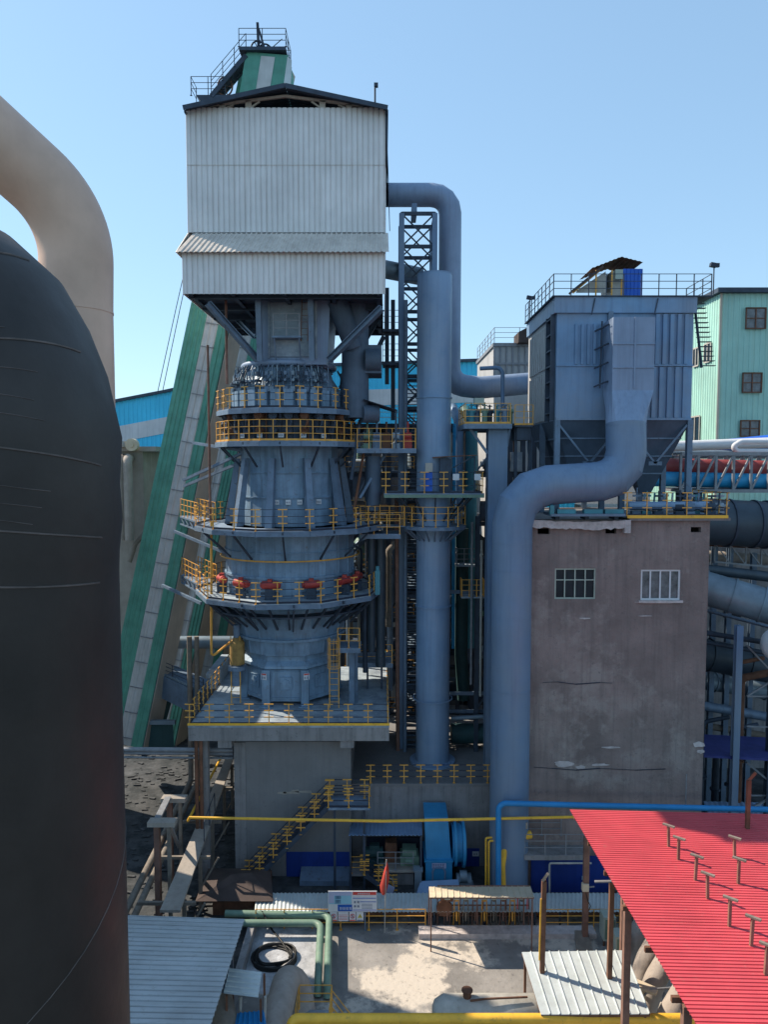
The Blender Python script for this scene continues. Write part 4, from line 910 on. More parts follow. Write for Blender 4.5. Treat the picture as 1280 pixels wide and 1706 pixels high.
# ================================================================== ELEVATED VALVE PLATFORM
t = thing('valve_platform', 'elevated steel platform on a blue column, crowded with teal valves', 'platform', (X(830,41), 41, PZ))
z = Z(706, 40); x0, x1 = X(773,40), X(853,40)
MB().box(x0, x1, 40, 43.5, z-.06, z).build('deck_plate', 'deck', t)
for y in (40.04, 43.46): MB().bar((x0,y,z-.16), (x1,y,z-.16), .08, .2).build('edge_beam', 'steel', t)
for x in (x0+.04, x1-.04): MB().bar((x,40.1,z-.16), (x,43.4,z-.16), .08, .2).build('edge_beam', 'steel', t)
MB().box(X(814,40.6), X(846,40.6), 40.6, 41.6, PZ, z-.26).build('column', 'ductblue', t)
MB().bar((X(783,40.6),40.8,z-.2), (X(814,40.6),40.8,z-1.6), .14).bar((X(850,40.6),40.8,z-.2), (X(846,40.6),40.8,z-1.2), .12).build('knee_brace', 'steel', t)
railing(t, [(x0+.08, 43.4, z), (x0+.08, 40.08, z), (x1-.08, 40.08, z), (x1-.08, 43.4, z)], 1.1, False, .85, 'yellow')
t2 = thing('valve_platform', 'small railed platform just left of the filter casing, beside the teal valves', 'platform', (X(873,41), 41, z-.5))
zb = z-.05; MB().box(X(858,40.5), X(888,40.5), 40.5, 43, zb-.1, zb).box(X(862,40.5), X(886,40.5), 40.7, 42.6, zb-.8, zb-.1).build('deck_plate', 'steel_dark', t2)
railing(t2, [(X(858,40.5), 40.55, zb), (X(888,40.5), 40.55, zb)], 1.1, False, .5, 'yellow')
MB().bar((X(862,40.5),41,PZ), (X(862,40.5),41,zb-.1), .16).bar((X(886,40.5),41,BZ), (X(886,40.5),41,zb-.1), .16).build('leg', 'steel_dark', t2)
rnd = random.Random(21)
for k in range(7):
    x = X(786+k*11, 41); y = 41+rnd.random(); b = MB(); b.tube((x,y,z), (x,y,z+.75), .16, 12); b.tube((x-.2,y,z+.78), (x+.2,y,z+.78), .13, 10); b.tube((x,y,z+.8), (x,y,z+1.0+.3*rnd.random()), .05, 6); b.ring(x, y, z+1.05, z+1.09, .1, .15, 10)
    tag(b.build('valve', ['teal', 'steel', 'pipe_green', 'kiln_dark'][k % 4], smooth=40), 'flanged valve with handwheel on the elevated platform beside the stack', 'valve', 'valves on the elevated platform')
tag(MB().box(X(790,40.9), X(806,40.9), 40.8, 41.4, z+1.1, z+1.45).build('actuator_box', 'cabinet'), 'pale teal actuator box above the valves on the elevated platform', 'actuator')
# teal vertical pipes behind the stack
for px, r, yt, yb, m, lb in ((786, .36, 705, 1078, 'teal', 'wide teal downcomer behind the right side of the stack'), (764, .3, 700, 1075, 'chimney', 'blue downcomer just behind the stack')):
    Y = 46.5; x = X(px, Y); pipe('downcomer', [(x,Y,Z(yb,Y)), (x,Y,Z(yt,Y)), (x-.3,Y+1.2,Z(yt,Y)+.9)], r, m, lb, bend=.5)
pipe('downcomer', [(X(757,45.8),45.8,Z(1080,45.8)), (X(757,45.8),45.8,Z(706,45.8))], .11, 'cyan_pipe', 'thin bright blue pipe squeezed behind the stack')
pipe('downcomer', [(X(776,46),46,Z(1165,46)), (X(771,46),46,Z(1090,46)), (X(771,46),46,Z(880,46))], .4, 'teal_dark', 'dark green pipe bending below the teal downcomers', bend=.5)
for px, y0, y1, m, lb in ((788, 870, 1140, 'grey_rail', 'slim grey standpipe left of the tall steel column'), (804, 900, 1160, 'white_dirty', 'slim pale standpipe beside the main gas duct')):
    pipe('standpipe', [(X(px,43),43,Z(y1,43)), (X(px,43),43,Z(y0,43))], .07, m, lb, n=8)
t = thing('pipe_rack', 'dark steel rack with beams between the stack and the main gas duct', 'rack', (X(800,44), 44, PZ))
for px, Y in ((797, 43.5), (815, 43.8), (765, 50), (812, 50)): MB().ibeam((X(px,Y),Y,PZ), (X(px,Y),Y,Z(860,Y)), .25, .25).build('post', 'steel_dark', t)
for py in (986, 1155, 1185): MB().bar((X(752,44),44,Z(py,44)), (X(818,44),44,Z(py,44)), .14, .2).build('beam', 'steel', t); MB().bar((X(752,50),50,Z(py,50)), (X(818,50),50,Z(py,50)), .14, .2).build('beam', 'steel', t)
for px, py, Y in ((789, 992, 43.5), (780, 940, 45)):
    zz = Z(py, Y); x = X(px, Y)
    tt = thing('small_landing', 'little railed landing %s the stack and main duct' % ('at mid height, yellow, between' if py == 992 else 'in grey, higher up, between'), 'platform', (x, Y, zz))
    MB().box(x-.7, x+.7, Y-.4, Y+.6, zz-.1, zz).build('deck_plate', 'deck_dust', tt); railing(tt, [(x-.65,Y+.5,zz),(x-.65,Y-.35,zz),(x+.65,Y-.35,zz),(x+.65,Y+.5,zz)], 1.0, False, .5, 'yellow' if py == 992 else 'grey', toe=False)
pipe('floor_pipe', [P(752, 1197, 43), P(818, 1193, 43)], .13, 'greypipe', 'grey pipe crossing low between the stack and the main duct', n=10)
pipe('floor_pipe', [P(752, 1222, 44), P(830, 1222, 44)], .6, 'teal_dark', 'dark green vessel lying behind the foot of the stack')
# ================================================================== RETAINING PLATFORM + BLOWER
t = thing('service_terrace', 'stained concrete terrace wall with hazard railing at the foot of the stack', 'terrace', (2, 39, 0))
TX0, TX1 = X(580,39)+.1, 7.3
MB().box(-1.74, TX1, 39, 52, 0, PZ-.15).build('wall', 'concrete', t); MB().box(-1.74, TX1, 38.95, 52, PZ-.149, PZ-.001).build('top_slab', 'pedestal', t)
railing(t, [(X(617,39), 39.05, PZ), (X(818,39), 39.05, PZ)], 1.0, False, .86, 'hazard', toe=False)
MB().box(.2, 5.2, 38.96, 38.999, .0, 1.0).build('blue_dado', 'blue_dado', t)
MB().box(X(582,38.9), X(584,38.9), 38.94, 38.999, 0, PZ-.2).build('joint', 'hazard_black', t)
fn = thing('blower_unit', 'bright blue blower casing with tall hood against the terrace wall', 'blower', (X(733,37.5), 37.5, 0))
xa, xb = X(711,37), X(756,37)
MB().hexa([(xa+.05,36.9,Z(1432,36.9)),(xb+.0,36.9,Z(1432,36.9)),(xb,38.7,Z(1432,36.9)),(xa+.05,38.7,Z(1432,36.9)),(xa-.02,37.2,Z(1362,37.2)),(xb-.15,37.2,Z(1362,37.2)),(xb-.15,38.7,Z(1362,37.2)+.1),(xa-.02,38.7,Z(1362,37.2)+.1)]).build('outlet_hood', 'fanblue', fn)
MB().box(xa+.02, xb+.04, 36.75, 38.6, .35, Z(1432,36.9)-.05).box(xa-.05, xb+.08, 36.7, 38.7, Z(1432,36.9)-.045, Z(1432,36.9)+.04).build('casing', 'fanblue', fn)
b = MB(); b.path([V((xa+.7+.33*math.cos(a), 36.72, .9+.36*math.sin(a))) for a in [PI*i/8 for i in range(9)]], .05, 6); b.box(xa+.35, xa+.42, 36.69, 36.745, .4, .95).box(xa+.98, xa+1.05, 36.69, 36.745, .4, .95); b.build('access_door', 'ductblue', fn)
c = P(732, 1443, 36.68); pl = MB().box(c.x-.36, c.x+.36, 36.70, 36.74, c.z-.13, c.z+.13).build('name_plate', 'signlilac', fn)
b = MB(); glyphs(b, (c.x-.33, 36.695, c.z+.01), (1,0,0), (0,0,1), 5, .1, 77, .25); glyphs(b, (c.x-.33, 36.695, c.z-.12), (1,0,0), (0,0,1), 5, .1, 78, .25); b.build('lettering', 'ink', pl)
b = MB(); yy = 37.6
for px, r in ((762, 1.15), (776, 1.2)): x = X(px,37.5); b.tube((x-.07,yy,Z(1405,37.5)), (x+.07,yy,Z(1405,37.5)), r, 28)
b.tube((X(757,37.5),yy,Z(1405,37.5)), (X(780,37.5),yy,Z(1405,37.5)), .95, 28); b.build('volute', 'fanblue', fn, smooth=40)
b = MB(); b.tube((X(765,37),36.8,.45), (X(790,37),36.8,.45), .38, 18).tube((X(770,37),36.6,.8), (X(782,37),36.6,.8), .3, 16).box(X(762,37),X(795,37),36.5,37.2,.05,.25); b.build('motor', 'greypipe', fn, smooth=40)
c = P(793, 1423, 38.9); pl = MB().box(c.x-.18, c.x+.18, 38.92, 38.945, c.z-.13, c.z+.13).build('notice_sign', 'white'); tag(pl, 'small white notice on the dark wall beside the bright blue blower', 'sign')
b = MB(); glyphs(b, (c.x-.12, 38.915, c.z-.06), (1,0,0), (0,0,1), 2, .1, 41, .3); b.build('lettering', 'ink', pl)
# canopy over machinery
cn = thing('machine_canopy', 'blue grey corrugated canopy over machinery beside the blower', 'canopy', (X(642,37.5), 37.5, 0))
b = MB(); b.corr((X(579,36.6),36.6,Z(1392,36.6)), (X(706,36.6),36.6,Z(1392,36.6)), (X(706,38.9),38.9,Z(1366,38.9)), (X(583,38.9),38.9,Z(1366,38.9)), .2, .03); b.build('roof_sheet', 'roof_blue', cn)
for px in (582, 704): MB().bar((X(px,36.7),36.7,0), (X(px,36.7),36.7,Z(1392,36.7)), .1).build('post', 'steel_dark', cn)
MB().box(X(630,37)-.05, X(700,37), 36.9, 38.6, Z(1450,36.9)-.12, Z(1450,36.9)).build('floor', 'concrete_light', cn)
MB().box(X(584,37), X(606,37), 36.9, 38.6, Z(1456,36.9)-.12, Z(1456,36.9)).build('step', 'concrete', cn)
railing(cn, [(X(629,36.9), 36.95, Z(1450,36.9)), (X(691,36.9), 36.95, Z(1450,36.9))], .95, False, .95, 'grey', toe=False)
railing(cn, [(X(583,36.9), 36.95, Z(1456,36.9)), (X(605,36.9), 36.95, Z(1456,36.9))], .9, False, .65, 'yellow', toe=False)
st = P(608, 1452, 36.8); stair(cn, (X(655,36.6), 36.2, .05), (st.x, 36.2, Z(1450,36.6)), .6, V((0,1,0)), 'hazard', spacing=.9, h=.7)
MB().box(X(640,38), X(690,38), 37.2, 38.4, .0, .6).build('plinth', 'concrete', cn)
MB().box(X(610,38.4), X(705,38.4), 38.6, 38.7, 0, Z(1396,38.6)).build('back_screen', 'hazard_black', cn)
tag(MB().box(X(642,38), X(662,38), 37.7, 38.3, Z(1450,36.9)+.003, Z(1400,38)).box(X(645,38), X(659,38), 37.66, 37.7, Z(1440,38), Z(1408,38)).build('switch_cabinet', 'rust'), 'rusty red cabinet under the blue canopy', 'cabinet')
b = MB(); zc = Z(1450,36.9); b.box(X(608,37.6),X(640,37.6),37.3,38.2,zc-.3,zc+.3).tube((X(608,37.6),37.7,zc+.55),(X(638,37.6),37.7,zc+.55),.28,14).box(X(615,37.6),X(632,37.6),37.5,37.9,zc+.8,zc+.98); tag(b.build('compressor', 'teal_dark', smooth=40), 'dark green compressor with round drum under the canopy, beside the rusty cabinet', 'compressor')
b = MB(); b.box(X(668,37.6),X(700,37.6),37.3,38.2,zc+.003,zc+.5).box(X(672,37.6),X(696,37.6),37.4,38.1,zc+.5,zc+.8).tube((X(676,37.4),37.25,zc+.3),(X(690,37.4),37.25,zc+.3),.18,12); tag(b.build('compressor', 'pipe_green', smooth=40), 'boxy green compressor under the canopy, next to the blue blower', 'compressor')
tag(MB().box(X(693,36.6), X(705,36.6), 36.4, 36.8, .05, 1.15).box(X(691,36.6), X(707,36.6), 36.36, 36.84, 1.15, 1.25).build('pedestal_box', 'greypipe'), 'narrow blue grey post box at the canopy corner by the blower', 'box')
c = P(650, 1497, 36); u = thing('leaning_sign', 'small white sign on a bent pole beside the red flag', 'sign', (c.x, 36, .05))
MB().hexa([(c.x-.22,36,.35),(c.x+.12,36,.2),(c.x+.12,36.03,.2),(c.x-.22,36.03,.35),(c.x-.08,36,.72),(c.x+.25,36,.55),(c.x+.25,36.03,.55),(c.x-.08,36.03,.72)]).build('plate', 'signlilac', u); MB().path([(c.x-.1,36.05,.05),(c.x+.22,36.05,.6),(c.x+.1,36.05,1.0),(c.x-.1,36.05,1.05)], .025, 6).build('pole', 'grey_rail', u)
tag(MB().prism([(X(690,35.6),35.4,.055),(X(775,35.6),35.4,.055),(X(772,35.6),36.4,.7),(X(705,35.6),36.4,.6)], (0,.06,.03)).build('sheet_panel', 'roof_blue'), 'loose blue grey sheet leaning behind the valve rack', 'panel')

# strip cover, rails, sign, flag
sc_ = thing('trench_cover', 'long low strip of corrugated sheeting across the yard', 'cover', (2, 34.3, 0))
b = MB(); b.corr((X(415,33.6),33.6,.78), (X(1100,33.6),33.6,.78), (X(1100,35),35,.86), (X(418,35),35,.86), .2, .05, prof='sin'); b.build('roof_sheet', 'sheet_pale', sc_)
b = MB(); b.box(X(415,33.7), X(1100,33.7), 33.75, 33.85, .7, .77)
for i in range(16): x = X(420,33.8)+i*1.2; b.box(x-.04, x+.04, 33.75, 33.85, 0, .7); b.box(x-.04, x+.04, 34.8, 34.9, 0, .78)
b.build('frame', 'steel_dark', sc_)
MB().box(X(415,34.9), X(1100,34.9), 35.05, 35.2, 0, .72).build('back_kerb', 'concrete', sc_)
b = MB(); b.path([(X(400,33.9),34,.5),(X(1060,33.9),34,.5)], .12, 8); b.path([(X(400,33.9),34.35,.42),(X(1060,33.9),34.35,.42)], .1, 8); b.build('trench_pipe', 'rust', sc_)
t = thing('yard_fence', 'low rusty yellow pipe fence in front of the trench cover, left of the valve rack', 'railing', (-2, 33.4, .05))
railing(t, [(X(417,33.4), 33.4, .05), (X(712,33.4), 33.4, .05)], 1.0, False, 1.25, 'yellow', toe=False)
t = thing('yard_fence', 'low thin fence behind the smaller roof, right of the valve rack', 'railing', (8, 33.4, .05))
railing(t, [(X(915,33.4), 33.4, .05), (X(1050,33.4), 33.4, .05)], 1.0, False, 1.1, 'yellow', toe=False)
# sign board
Ys = 33.3; sb = thing('notice_board', 'large white and blue notice board with safety signs below', 'sign', (X(587,Ys), Ys, 0))
def Q(px, py, d=0): return P(px, py, Ys-d)
def plate(px0, py0, px1, py1, m, d, parent, name='panel', th=.02):
    a, q = P(px0, py1, Ys), P(px1, py0, Ys); return MB().box(a.x, q.x, Ys-d-th, Ys-d, a.z, q.z).build(name, m, parent)
mb_ = plate(547, 1484, 628, 1518, 'white', 0, sb, 'main_board', .04)
plate(548, 1485, 586, 1505, 'signlilac', .042, mb_, 'printed_panel', .006); plate(557, 1491, 586, 1505, 'signcyan', .05, mb_, 'printed_panel', .004); plate(563, 1506, 587, 1517, 'signblue', .042, mb_, 'printed_panel', .006)
plate(588, 1485, 627, 1490, 'signred', .042, mb_, 'heading', .006); plate(588, 1495, 627, 1496, 'signblue', .042, mb_, 'rule', .006); plate(600, 1501, 627, 1502, 'signblue', .042, mb_, 'rule', .006); plate(588, 1514, 627, 1517, 'signlilac', .042, mb_, 'rule', .006); plate(549, 1503.5, 586, 1505, 'signcyan', .056, mb_, 'rule', .004)
b = MB()
for r_ in range(2):
    c = Q(558.5, 1497+r_*7); glyphs(b, (c.x, Ys-.062, c.z), (1,0,0), (0,0,1), 1, .18, 50+r_); c = Q(562.5, 1497+r_*7); glyphs(b, (c.x, Ys-.062, c.z), (1,0,0), (0,0,1), 1, .18, 60+r_)
for r_ in range(2):
    for q in range(2): c = Q(590+q*5.5, 1503.5+r_*7); glyphs(b, (c.x, Ys-.055, c.z), (1,0,0), (0,0,1), 1, .1, 70+r_+q)
for r_ in range(4): c = Q(603, 1505.5+r_*2.4); b.box(c.x, c.x+.5, Ys-.055, Ys-.05, c.z, c.z+.012)
b.build('lettering', 'ink', mb_)
b = MB(); c = Q(566, 1514.5); glyphs(b, (c.x, Ys-.055, c.z), (1,0,0), (0,0,1), 4, .13, 90, .15); b.build('lettering', 'white', mb_)
b = MB(); c = Q(596, 1489); glyphs(b, (c.x, Ys-.055, c.z), (1,0,0), (0,0,1), 6, .08, 91, .25); b.build('lettering', 'white', mb_)
for x0, x1, kind in ((550, 562, 'ban'), (563.5, 580.5, 'text'), (582, 593, 'ban'), (594, 606, 'warn')):
    o = plate(x0, 1518.8, x1, 1534, 'white', .0, sb, 'safety_sign', .03); a, q = P(x0, 1534, Ys), P(x1, 1518.8, Ys); cx = (a.x+q.x)/2; cz = (a.z+q.z)/2+.03
    if kind == 'ban':
        b = MB(); b.path([V((cx+.1*math.cos(s), Ys-.04, cz+.1*math.sin(s))) for s in [2*PI*i/16 for i in range(16)]], .012, 5, closed=True); b.bar((cx-.07,Ys-.04,cz+.07), (cx+.07,Ys-.04,cz-.07), .015); b.box(a.x+.02, q.x-.02, Ys-.036, Ys-.031, a.z+.02, a.z+.07); b.build('prohibition_symbol', 'signred', o)
        b = MB(); b.bar((cx,Ys-.036,cz-.07), (cx,Ys-.036,cz+.03), .03).tube((cx,Ys-.04,cz+.05), (cx,Ys-.031,cz+.05), .02, 8); b.build('pictogram', 'ink', o)
    elif kind == 'warn':
        MB().prism([(cx-.11,Ys-.04,cz-.08),(cx+.11,Ys-.04,cz-.08),(cx,Ys-.04,cz+.11)], (0,.008,0)).build('warning_triangle', 'signyellow', o); MB().bar((cx,Ys-.045,cz-.05), (cx,Ys-.045,cz+.04), .02).box(a.x+.02, q.x-.02, Ys-.036, Ys-.031, a.z+.02, a.z+.06).build('pictogram', 'ink', o)
    else:
        b = MB()
        for i in range(4): b.box(a.x+.04, q.x-.04, Ys-.036, Ys-.031, a.z+.07+i*.075, a.z+.085+i*.075)
        b.build('lettering', 'signred', o)
for px in (549, 607): MB().bar((X(px,Ys),Ys+.04,.05), (X(px,Ys),Ys+.04,P(px,1486,Ys).z), .05).build('post', 'steel', sb)
t = thing('red_flag', 'faded red flag hanging limp on a thin pole', 'flag', (X(641,33.2), 33.2, .05))
MB().tube((X(641,33.2),33.2,.05), (X(644,33.2),33.2,Z(1432,33.2)), .025, 8).build('pole', 'white_dirty', t)
b = MB(); rows = []; xp = lambda k: X(644-3*k,33.2)
prof = [(0,.02,.04),(.12,-.02,.10),(.3,-.10,.14),(.5,-.16,.17),(.72,-.24,.13),(.9,-.2,.08),(1,-.12,.0)]
H = 1.55; zt_ = Z(1437,33.2); vs = []
for k, l, r_ in prof:
    x = xp(k); zz = zt_-H*k
    for yy, xx in ((0, x+l), (-.07, x+l*.5+.02), (.05, x+r_*.4), (-.03, x+r_), (.03, x+r_+.005), (.09, x+r_*.4), (-.03, x+l*.5), (.04, x+l)): vs.append((xx, 33.2+yy, zz))
b.add(vs, [(i*8+j, i*8+(j+1) % 8, (i+1)*8+(j+1) % 8, (i+1)*8+j) for i in range(len(prof)-1) for j in range(8)]); b.build('flag_cloth', 'flag', t, smooth=60)

# valve rack under the cream awning
vr = thing('awning', 'cream corrugated awning on thin rusty posts over the valve rack', 'awning', (X(808,33.5), 33.5, .05))
ya, yb_ = 31.8, 33.4; xa, xb = X(719,31.8), X(901,31.8); za, zb = Z(1495,31.8), Z(1477,33.4)
b = MB(); b.corr((xa,ya,za), (xb,ya,za), (X(894,33.4),yb_,zb), (X(718,33.4),yb_,zb), .28, .035, prof='seam'); b.build('roof_sheet', 'roof_cream', vr)
MB().box(xa, xb, ya+.02, ya+.07, za-.08, za-.02).build('edge_trim', 'brown_rust', vr)
for px, y in ((722, 31.85), (898, 31.85), (722, 33.36), (810, 33.38), (895, 33.36)): MB().bar((X(px,31.8),y,.05), (X(px,31.8),y,(za if y < 32.5 else zb)-.1), .055).build('post', 'brown_rust', vr)
rk = thing('valve_rack', 'row of small gauge valves on a brown frame under the cream awning', 'rack', (X(815,33.7), 33.7, .05))
x0, x1 = X(733,33.8), X(892,33.8); b = MB()
for z in (1.95, 1.0, .5): b.bar((x0,33.8,z), (x1,33.8,z), .05)
for i in range(5): x = x0+(x1-x0)*i/4; b.bar((x,33.8,.05), (x,33.8,1.95), .05)
b.build('frame', 'brown_rust', rk)
for i in range(9):
    x = x0+.45+i*(x1-x0-.6)/8.5; w = MB(); 
    for s in (-.14, .14): w.tube((x+s,33.7,.1), (x+s*.7,33.7,1.35), .028, 6)
    w.tube((x,33.65,1.3), (x,33.65,1.42), .07, 8).tube((x,33.62,.35), (x,33.62,.8), .05, 8); o = w.build('gauge_pipe', ['brown_rust', 'yellow', 'timber'][i % 3], rk, smooth=40)
    MB().box(x-.13, x+.13, 33.55, 33.75, 1.42, 1.55).build('gauge_head', 'cabinet', o)
for px in (872, 889): x = X(px,33.5); MB().tube((x,33.5,1.65), (x,33.45,1.65), .11, 10).tube((x,33.5,1.0), (x,33.5,1.65), .025, 6).build('handwheel', 'signred', rk, smooth=40)
MB().tube((X(745,33.7),33.6,.95), (X(745,33.7),33.75,.95), .38, 20).box(X(738,33.7),X(760,33.7),33.6,33.9,1.3,1.75).build('regulator', 'rust', rk, smooth=40)
tag(MB().box(X(700,33.2), X(1005,33.2), 32.7, 33.35, .05, .3).build('plank_step', 'mortar'), 'long pale plank step in front of the valve rack', 'step')
tag(MB().hexa([(X(975,32),31.9,.053),(X(1003,32),31.9,.053),(X(995,32.8),32.8,.053),(X(972,32.8),32.8,.053),(X(975,32),31.9,.1),(X(1003,32),31.9,.1),(X(995,32.8),32.8,.42),(X(972,32.8),32.8,.42)]).build('ramp_board', 'timber'), 'short timber board sloping off the end of the plank step', 'board')

# small pale roof with two posts through it
r0, r1, r2, r3 = G(870,1586,2.75), G(1042,1583,2.75), G(1084,1689,2.5), G(902,1690,2.5)
t = thing('lean_to', 'small pale blue ribbed roof with two tall posts standing through it', 'shelter', ((r0.x+r2.x)/2, 27.5, .05))
b = MB(); b.corr(r3, r2, r1, r0, .36, .045, t=.03, prof='seam'); b.build('roof_sheet', 'sheet_pale', t)
b = MB()
b.bar(r3+V((0,.05,-.08)), r2+V((0,.05,-.08)), .07, .09).bar(r0+V((0,-.05,-.08)), r1+V((0,-.05,-.08)), .07, .09); b.bar(r0+V((.05,0,-.08)), r3+V((.05,0,-.08)), .07, .09); b.build('roof_frame', 'rust', t)
for c in (r0+V((.12,-.1,0)), r1+V((-.1,-.1,0)), r2+V((-.15,.1,0)), r3+V((.15,.1,0))): MB().bar((c.x,c.y,.05), (c.x,c.y,c.z-.12), .09).build('leg', 'rust', t)
for k, (pxb, pyb, pxt, pyt, lb) in enumerate(((903, 1620, 905, 1467, 'rusty steel post with slanted cap rising through the small pale roof beside the awning'), (1015, 1628, 1017, 1470, 'rusty steel post with flat T bar rising through the small pale roof near the cabinets'))):
    c = G(pxb, pyb, 2.65); zt_ = P(pxt, pyt, c.y).z; o = thing('roof_post', lb, 'post', (c.x, c.y, .05), 'posts standing through the pale roof')
    MB().bar((c.x,c.y,.05), (c.x+.04,c.y,zt_), .17).build('shaft', 'rust', o)
    if k == 0: MB().bar((c.x,c.y,zt_), (c.x+.15,c.y-.1,zt_+.32), .14, .1).build('cap', 'timber', o); MB().bar((c.x-.1,c.y-.02,c.z+.5), (c.x-.07,c.y-.02,zt_-.7), .05).build('stripe', 'yellow_pipe', o)
    else: MB().bar((c.x-.6,c.y,zt_+.03), (c.x+.55,c.y,zt_+.05), .1, .05).build('cap', 'grey_rail', o)

# red roof
RZ = 8.0
a0 = G(950,1350,RZ); a1 = G(1400,1372,RZ); a2 = G(1330,1960,RZ); a3 = G(1184,1760,RZ)
rr = thing('red_roof', 'large red corrugated roof with T posts sticking up', 'roof', (14, 24, RZ))
yb2 = a0.y; yf = 17.0; xl0 = a0.x; xl1 = G(1160,1706,RZ).x+(yf-G(1160,1706,RZ).y)*(G(1160,1706,RZ).x-a0.x)/(G(1160,1706,RZ).y-a0.y)
slope = -.02
b = MB(); b.corr((xl0,yb2,RZ),(xl1,yf,RZ),(22,yf,RZ-.3),(22,yb2-.4,RZ-.15),.145,.036,prof='groove'); b.build('roof_sheet', 'roof_red', rr)
b = MB()
for k in range(7): y = yb2-.3-k*2.0; b.bar((xl0+.1,y,RZ-.15), (22,y,RZ-.35), .1, .16)
b.build('purlin', 'rust', rr)
for y in (yb2-.5, 23.2, 18.5):
    for x in ((xl0+.45 if y < 24 else 9.6), 14, 20.5): MB().bar((x,y,0), (x,y,RZ-.2), .22).build('column', 'brown_rust', rr)
for k, (px, py, ph_) in enumerate(((1115, 1412, 37), (1131, 1434, 38), (1159, 1468, 42), (1180, 1499, 43), (1216, 1545, 48), (1252, 1577, 48), (1225, 1428, 33), (1231, 1473, 42), (1276, 1625, 50), (1300, 1500, 42))):
    c = G(px, py, RZ-.05); h = (ph_/1232)*math.hypot(c.y, 10); lean = (k % 3-1)*.03
    o = thing('roof_stub', ['rusty T stub on the red roof, ', 'brown T stub on the red roof, '][k % 2]+['first of the long row', 'second of the long row', 'third of the long row', 'fourth of the long row', 'fifth of the long row', 'sixth of the long row', 'farthest back', 'just before the farthest one', 'last of the long row', 'outermost one'][k], 'post', c, 'T stubs on the red roof')
    MB().bar(c+V((0,0,-.1)), c+V((lean,0,h-.05)), .085).build('shaft', 'brown_rust', o); MB().bar(c+V((lean-.16,.12,h)), c+V((lean+.16,-.16,h)), .095, .06).build('cap', 'timber', o)
c = G(1246, 1380, RZ-.05); h = 1.9; tag(MB().bar(c, c+V((0,0,h)), .14).bar(c+V((0,0,h)), c+V((.2,-.1,h+.35)), .1).build('tall_post', 'rust'), 'tall dark rusty post at the back of the red roof, in shadow', 'post')

# blue water pipe and yellow pipes
pipe('water_pipe', [P(831,1530,35.1), P(831,1338,35.1), P(1420,1352,35.1)], .135, 'pipe_blue', 'bright blue water pipe bent over behind the red roof', bend=.35, n=14)
pipe('gas_line', [P(368,1262,44), P(313,1367,36.2), P(316,1362,36.0), P(640,1368,35.5), P(960,1361,35)], .07, 'yellow_pipe', 'thin yellow gas line crossing in front of the kiln pedestal', n=8)
pipe('gas_main', [P(470,1760,24.2), P(488,1697,24.6), P(505,1697,24.7), P(1175,1697,25.2)], .17, 'yellow_pipe', 'stout yellow gas main along the bottom edge of the yard', bend=.35, n=16)
pipe('small_gas_pipe', [P(810,1500,36), P(810,1396,36), P(850,1393,36)], .05, 'yellow_pipe', 'left one of two slim yellow pipes beside the blue water pipe', bend=.1, n=8)
pipe('small_gas_pipe', [P(815,1500,35.9), P(815,1401,35.9), P(850,1399,35.9)], .05, 'yellow_pipe', 'right one of two slim yellow pipes beside the blue water pipe', bend=.1, n=8)
pipe('bend_pipe', [P(838,1500,35.5), P(836,1440,35.5), P(842,1412,35.6), P(858,1396,35.8), P(885,1390,36)], .2, 'yellow_pipe', 'thick yellow elbow pipe behind the blue water pipe', bend=.8, n=14)
pipe('tank_vent', [P(916,1520,35.6), P(916,1438,35.6), P(986,1438,35.6)], .05, 'white_dirty', 'thin pale frame pipe beside the rusty column', bend=.1, n=8)
u = thing('corner_column', 'grey concrete column with capital at the corner of the tall building', 'column', (X(873,36),36,0)); MB().box(X(866,36),X(880,36),35.8,36.2,0,Z(1376,36)).build('shaft', 'concrete_light', u); MB().box(X(860,36),X(886,36),35.7,36.3,Z(1376,36),Z(1366,36)).build('capital', 'concrete_light', u)
tag(MB().bar((X(990,32.6),32.6,0), (X(990,32.6),32.6,Z(1395,32.6)), .24).build('rusty_column', 'brown_rust'), 'single rusty column between the blue dado and the red roof', 'column')
o = thing('junction_box', 'cream junction box bracketed on the rusty column', 'box', P(976,1478,32.5)); c = P(976,1478,32.5); MB().box(c.x-.16,c.x+.14,c.y-.1,c.y+.1,c.z-.16,c.z+.18).build('body', 'roof_cream', o); MB().bar(c+V((.1,0,0)), c+V((.42,.05,0)), .05).build('bracket', 'grey_rail', o); MB().path([c+V((0,0,-.16)), c+V((.1,-.05,-.6)), c+V((.25,0,-.9)), c+V((.1,0,-1.3))], .02, 5).build('cable', 'rubber', o)
MBs = MB().box(X(895,36.5), X(1030,36.5), 36.52, 36.595, 0, 1.9); MBs.build('blue_dado', 'blue_dado', cb)
c = P(975,1464,36.4); tag(MB().box(c.x-.14,c.x+.14,36.44,36.48,c.z-.08,c.z+.1).build('notice_sign', 'signcyan'), 'tiny pale blue notice on the wall above the blue dado', 'sign')
# balcony with pale railings at the building foot
t = thing('side_balcony', 'narrow concrete balcony with pale railings below the tall building', 'balcony', (X(925,36),36,Z(1425,36)))
MB().box(X(880,36),X(990,36),35.6,36.59,Z(1425,35.6)-.25,Z(1425,35.6)).build('slab', 'concrete', t); railing(t, [(X(882,35.7),35.65,Z(1425,35.6)),(X(990,35.7),35.65,Z(1425,35.6))], 1.05, False, 1.2, 'grey', toe=False); railing(t, [(X(882,36),36.5,Z(1425,35.6)+.55),(X(950,36),36.5,Z(1425,35.6)+.55)], 1.0, False, 1.2, 'grey', toe=False)
b = MB(); b.tube(P(893,1452,36.1),P(893,1452,36.1)+V((0,.2,0)),.1,8); 
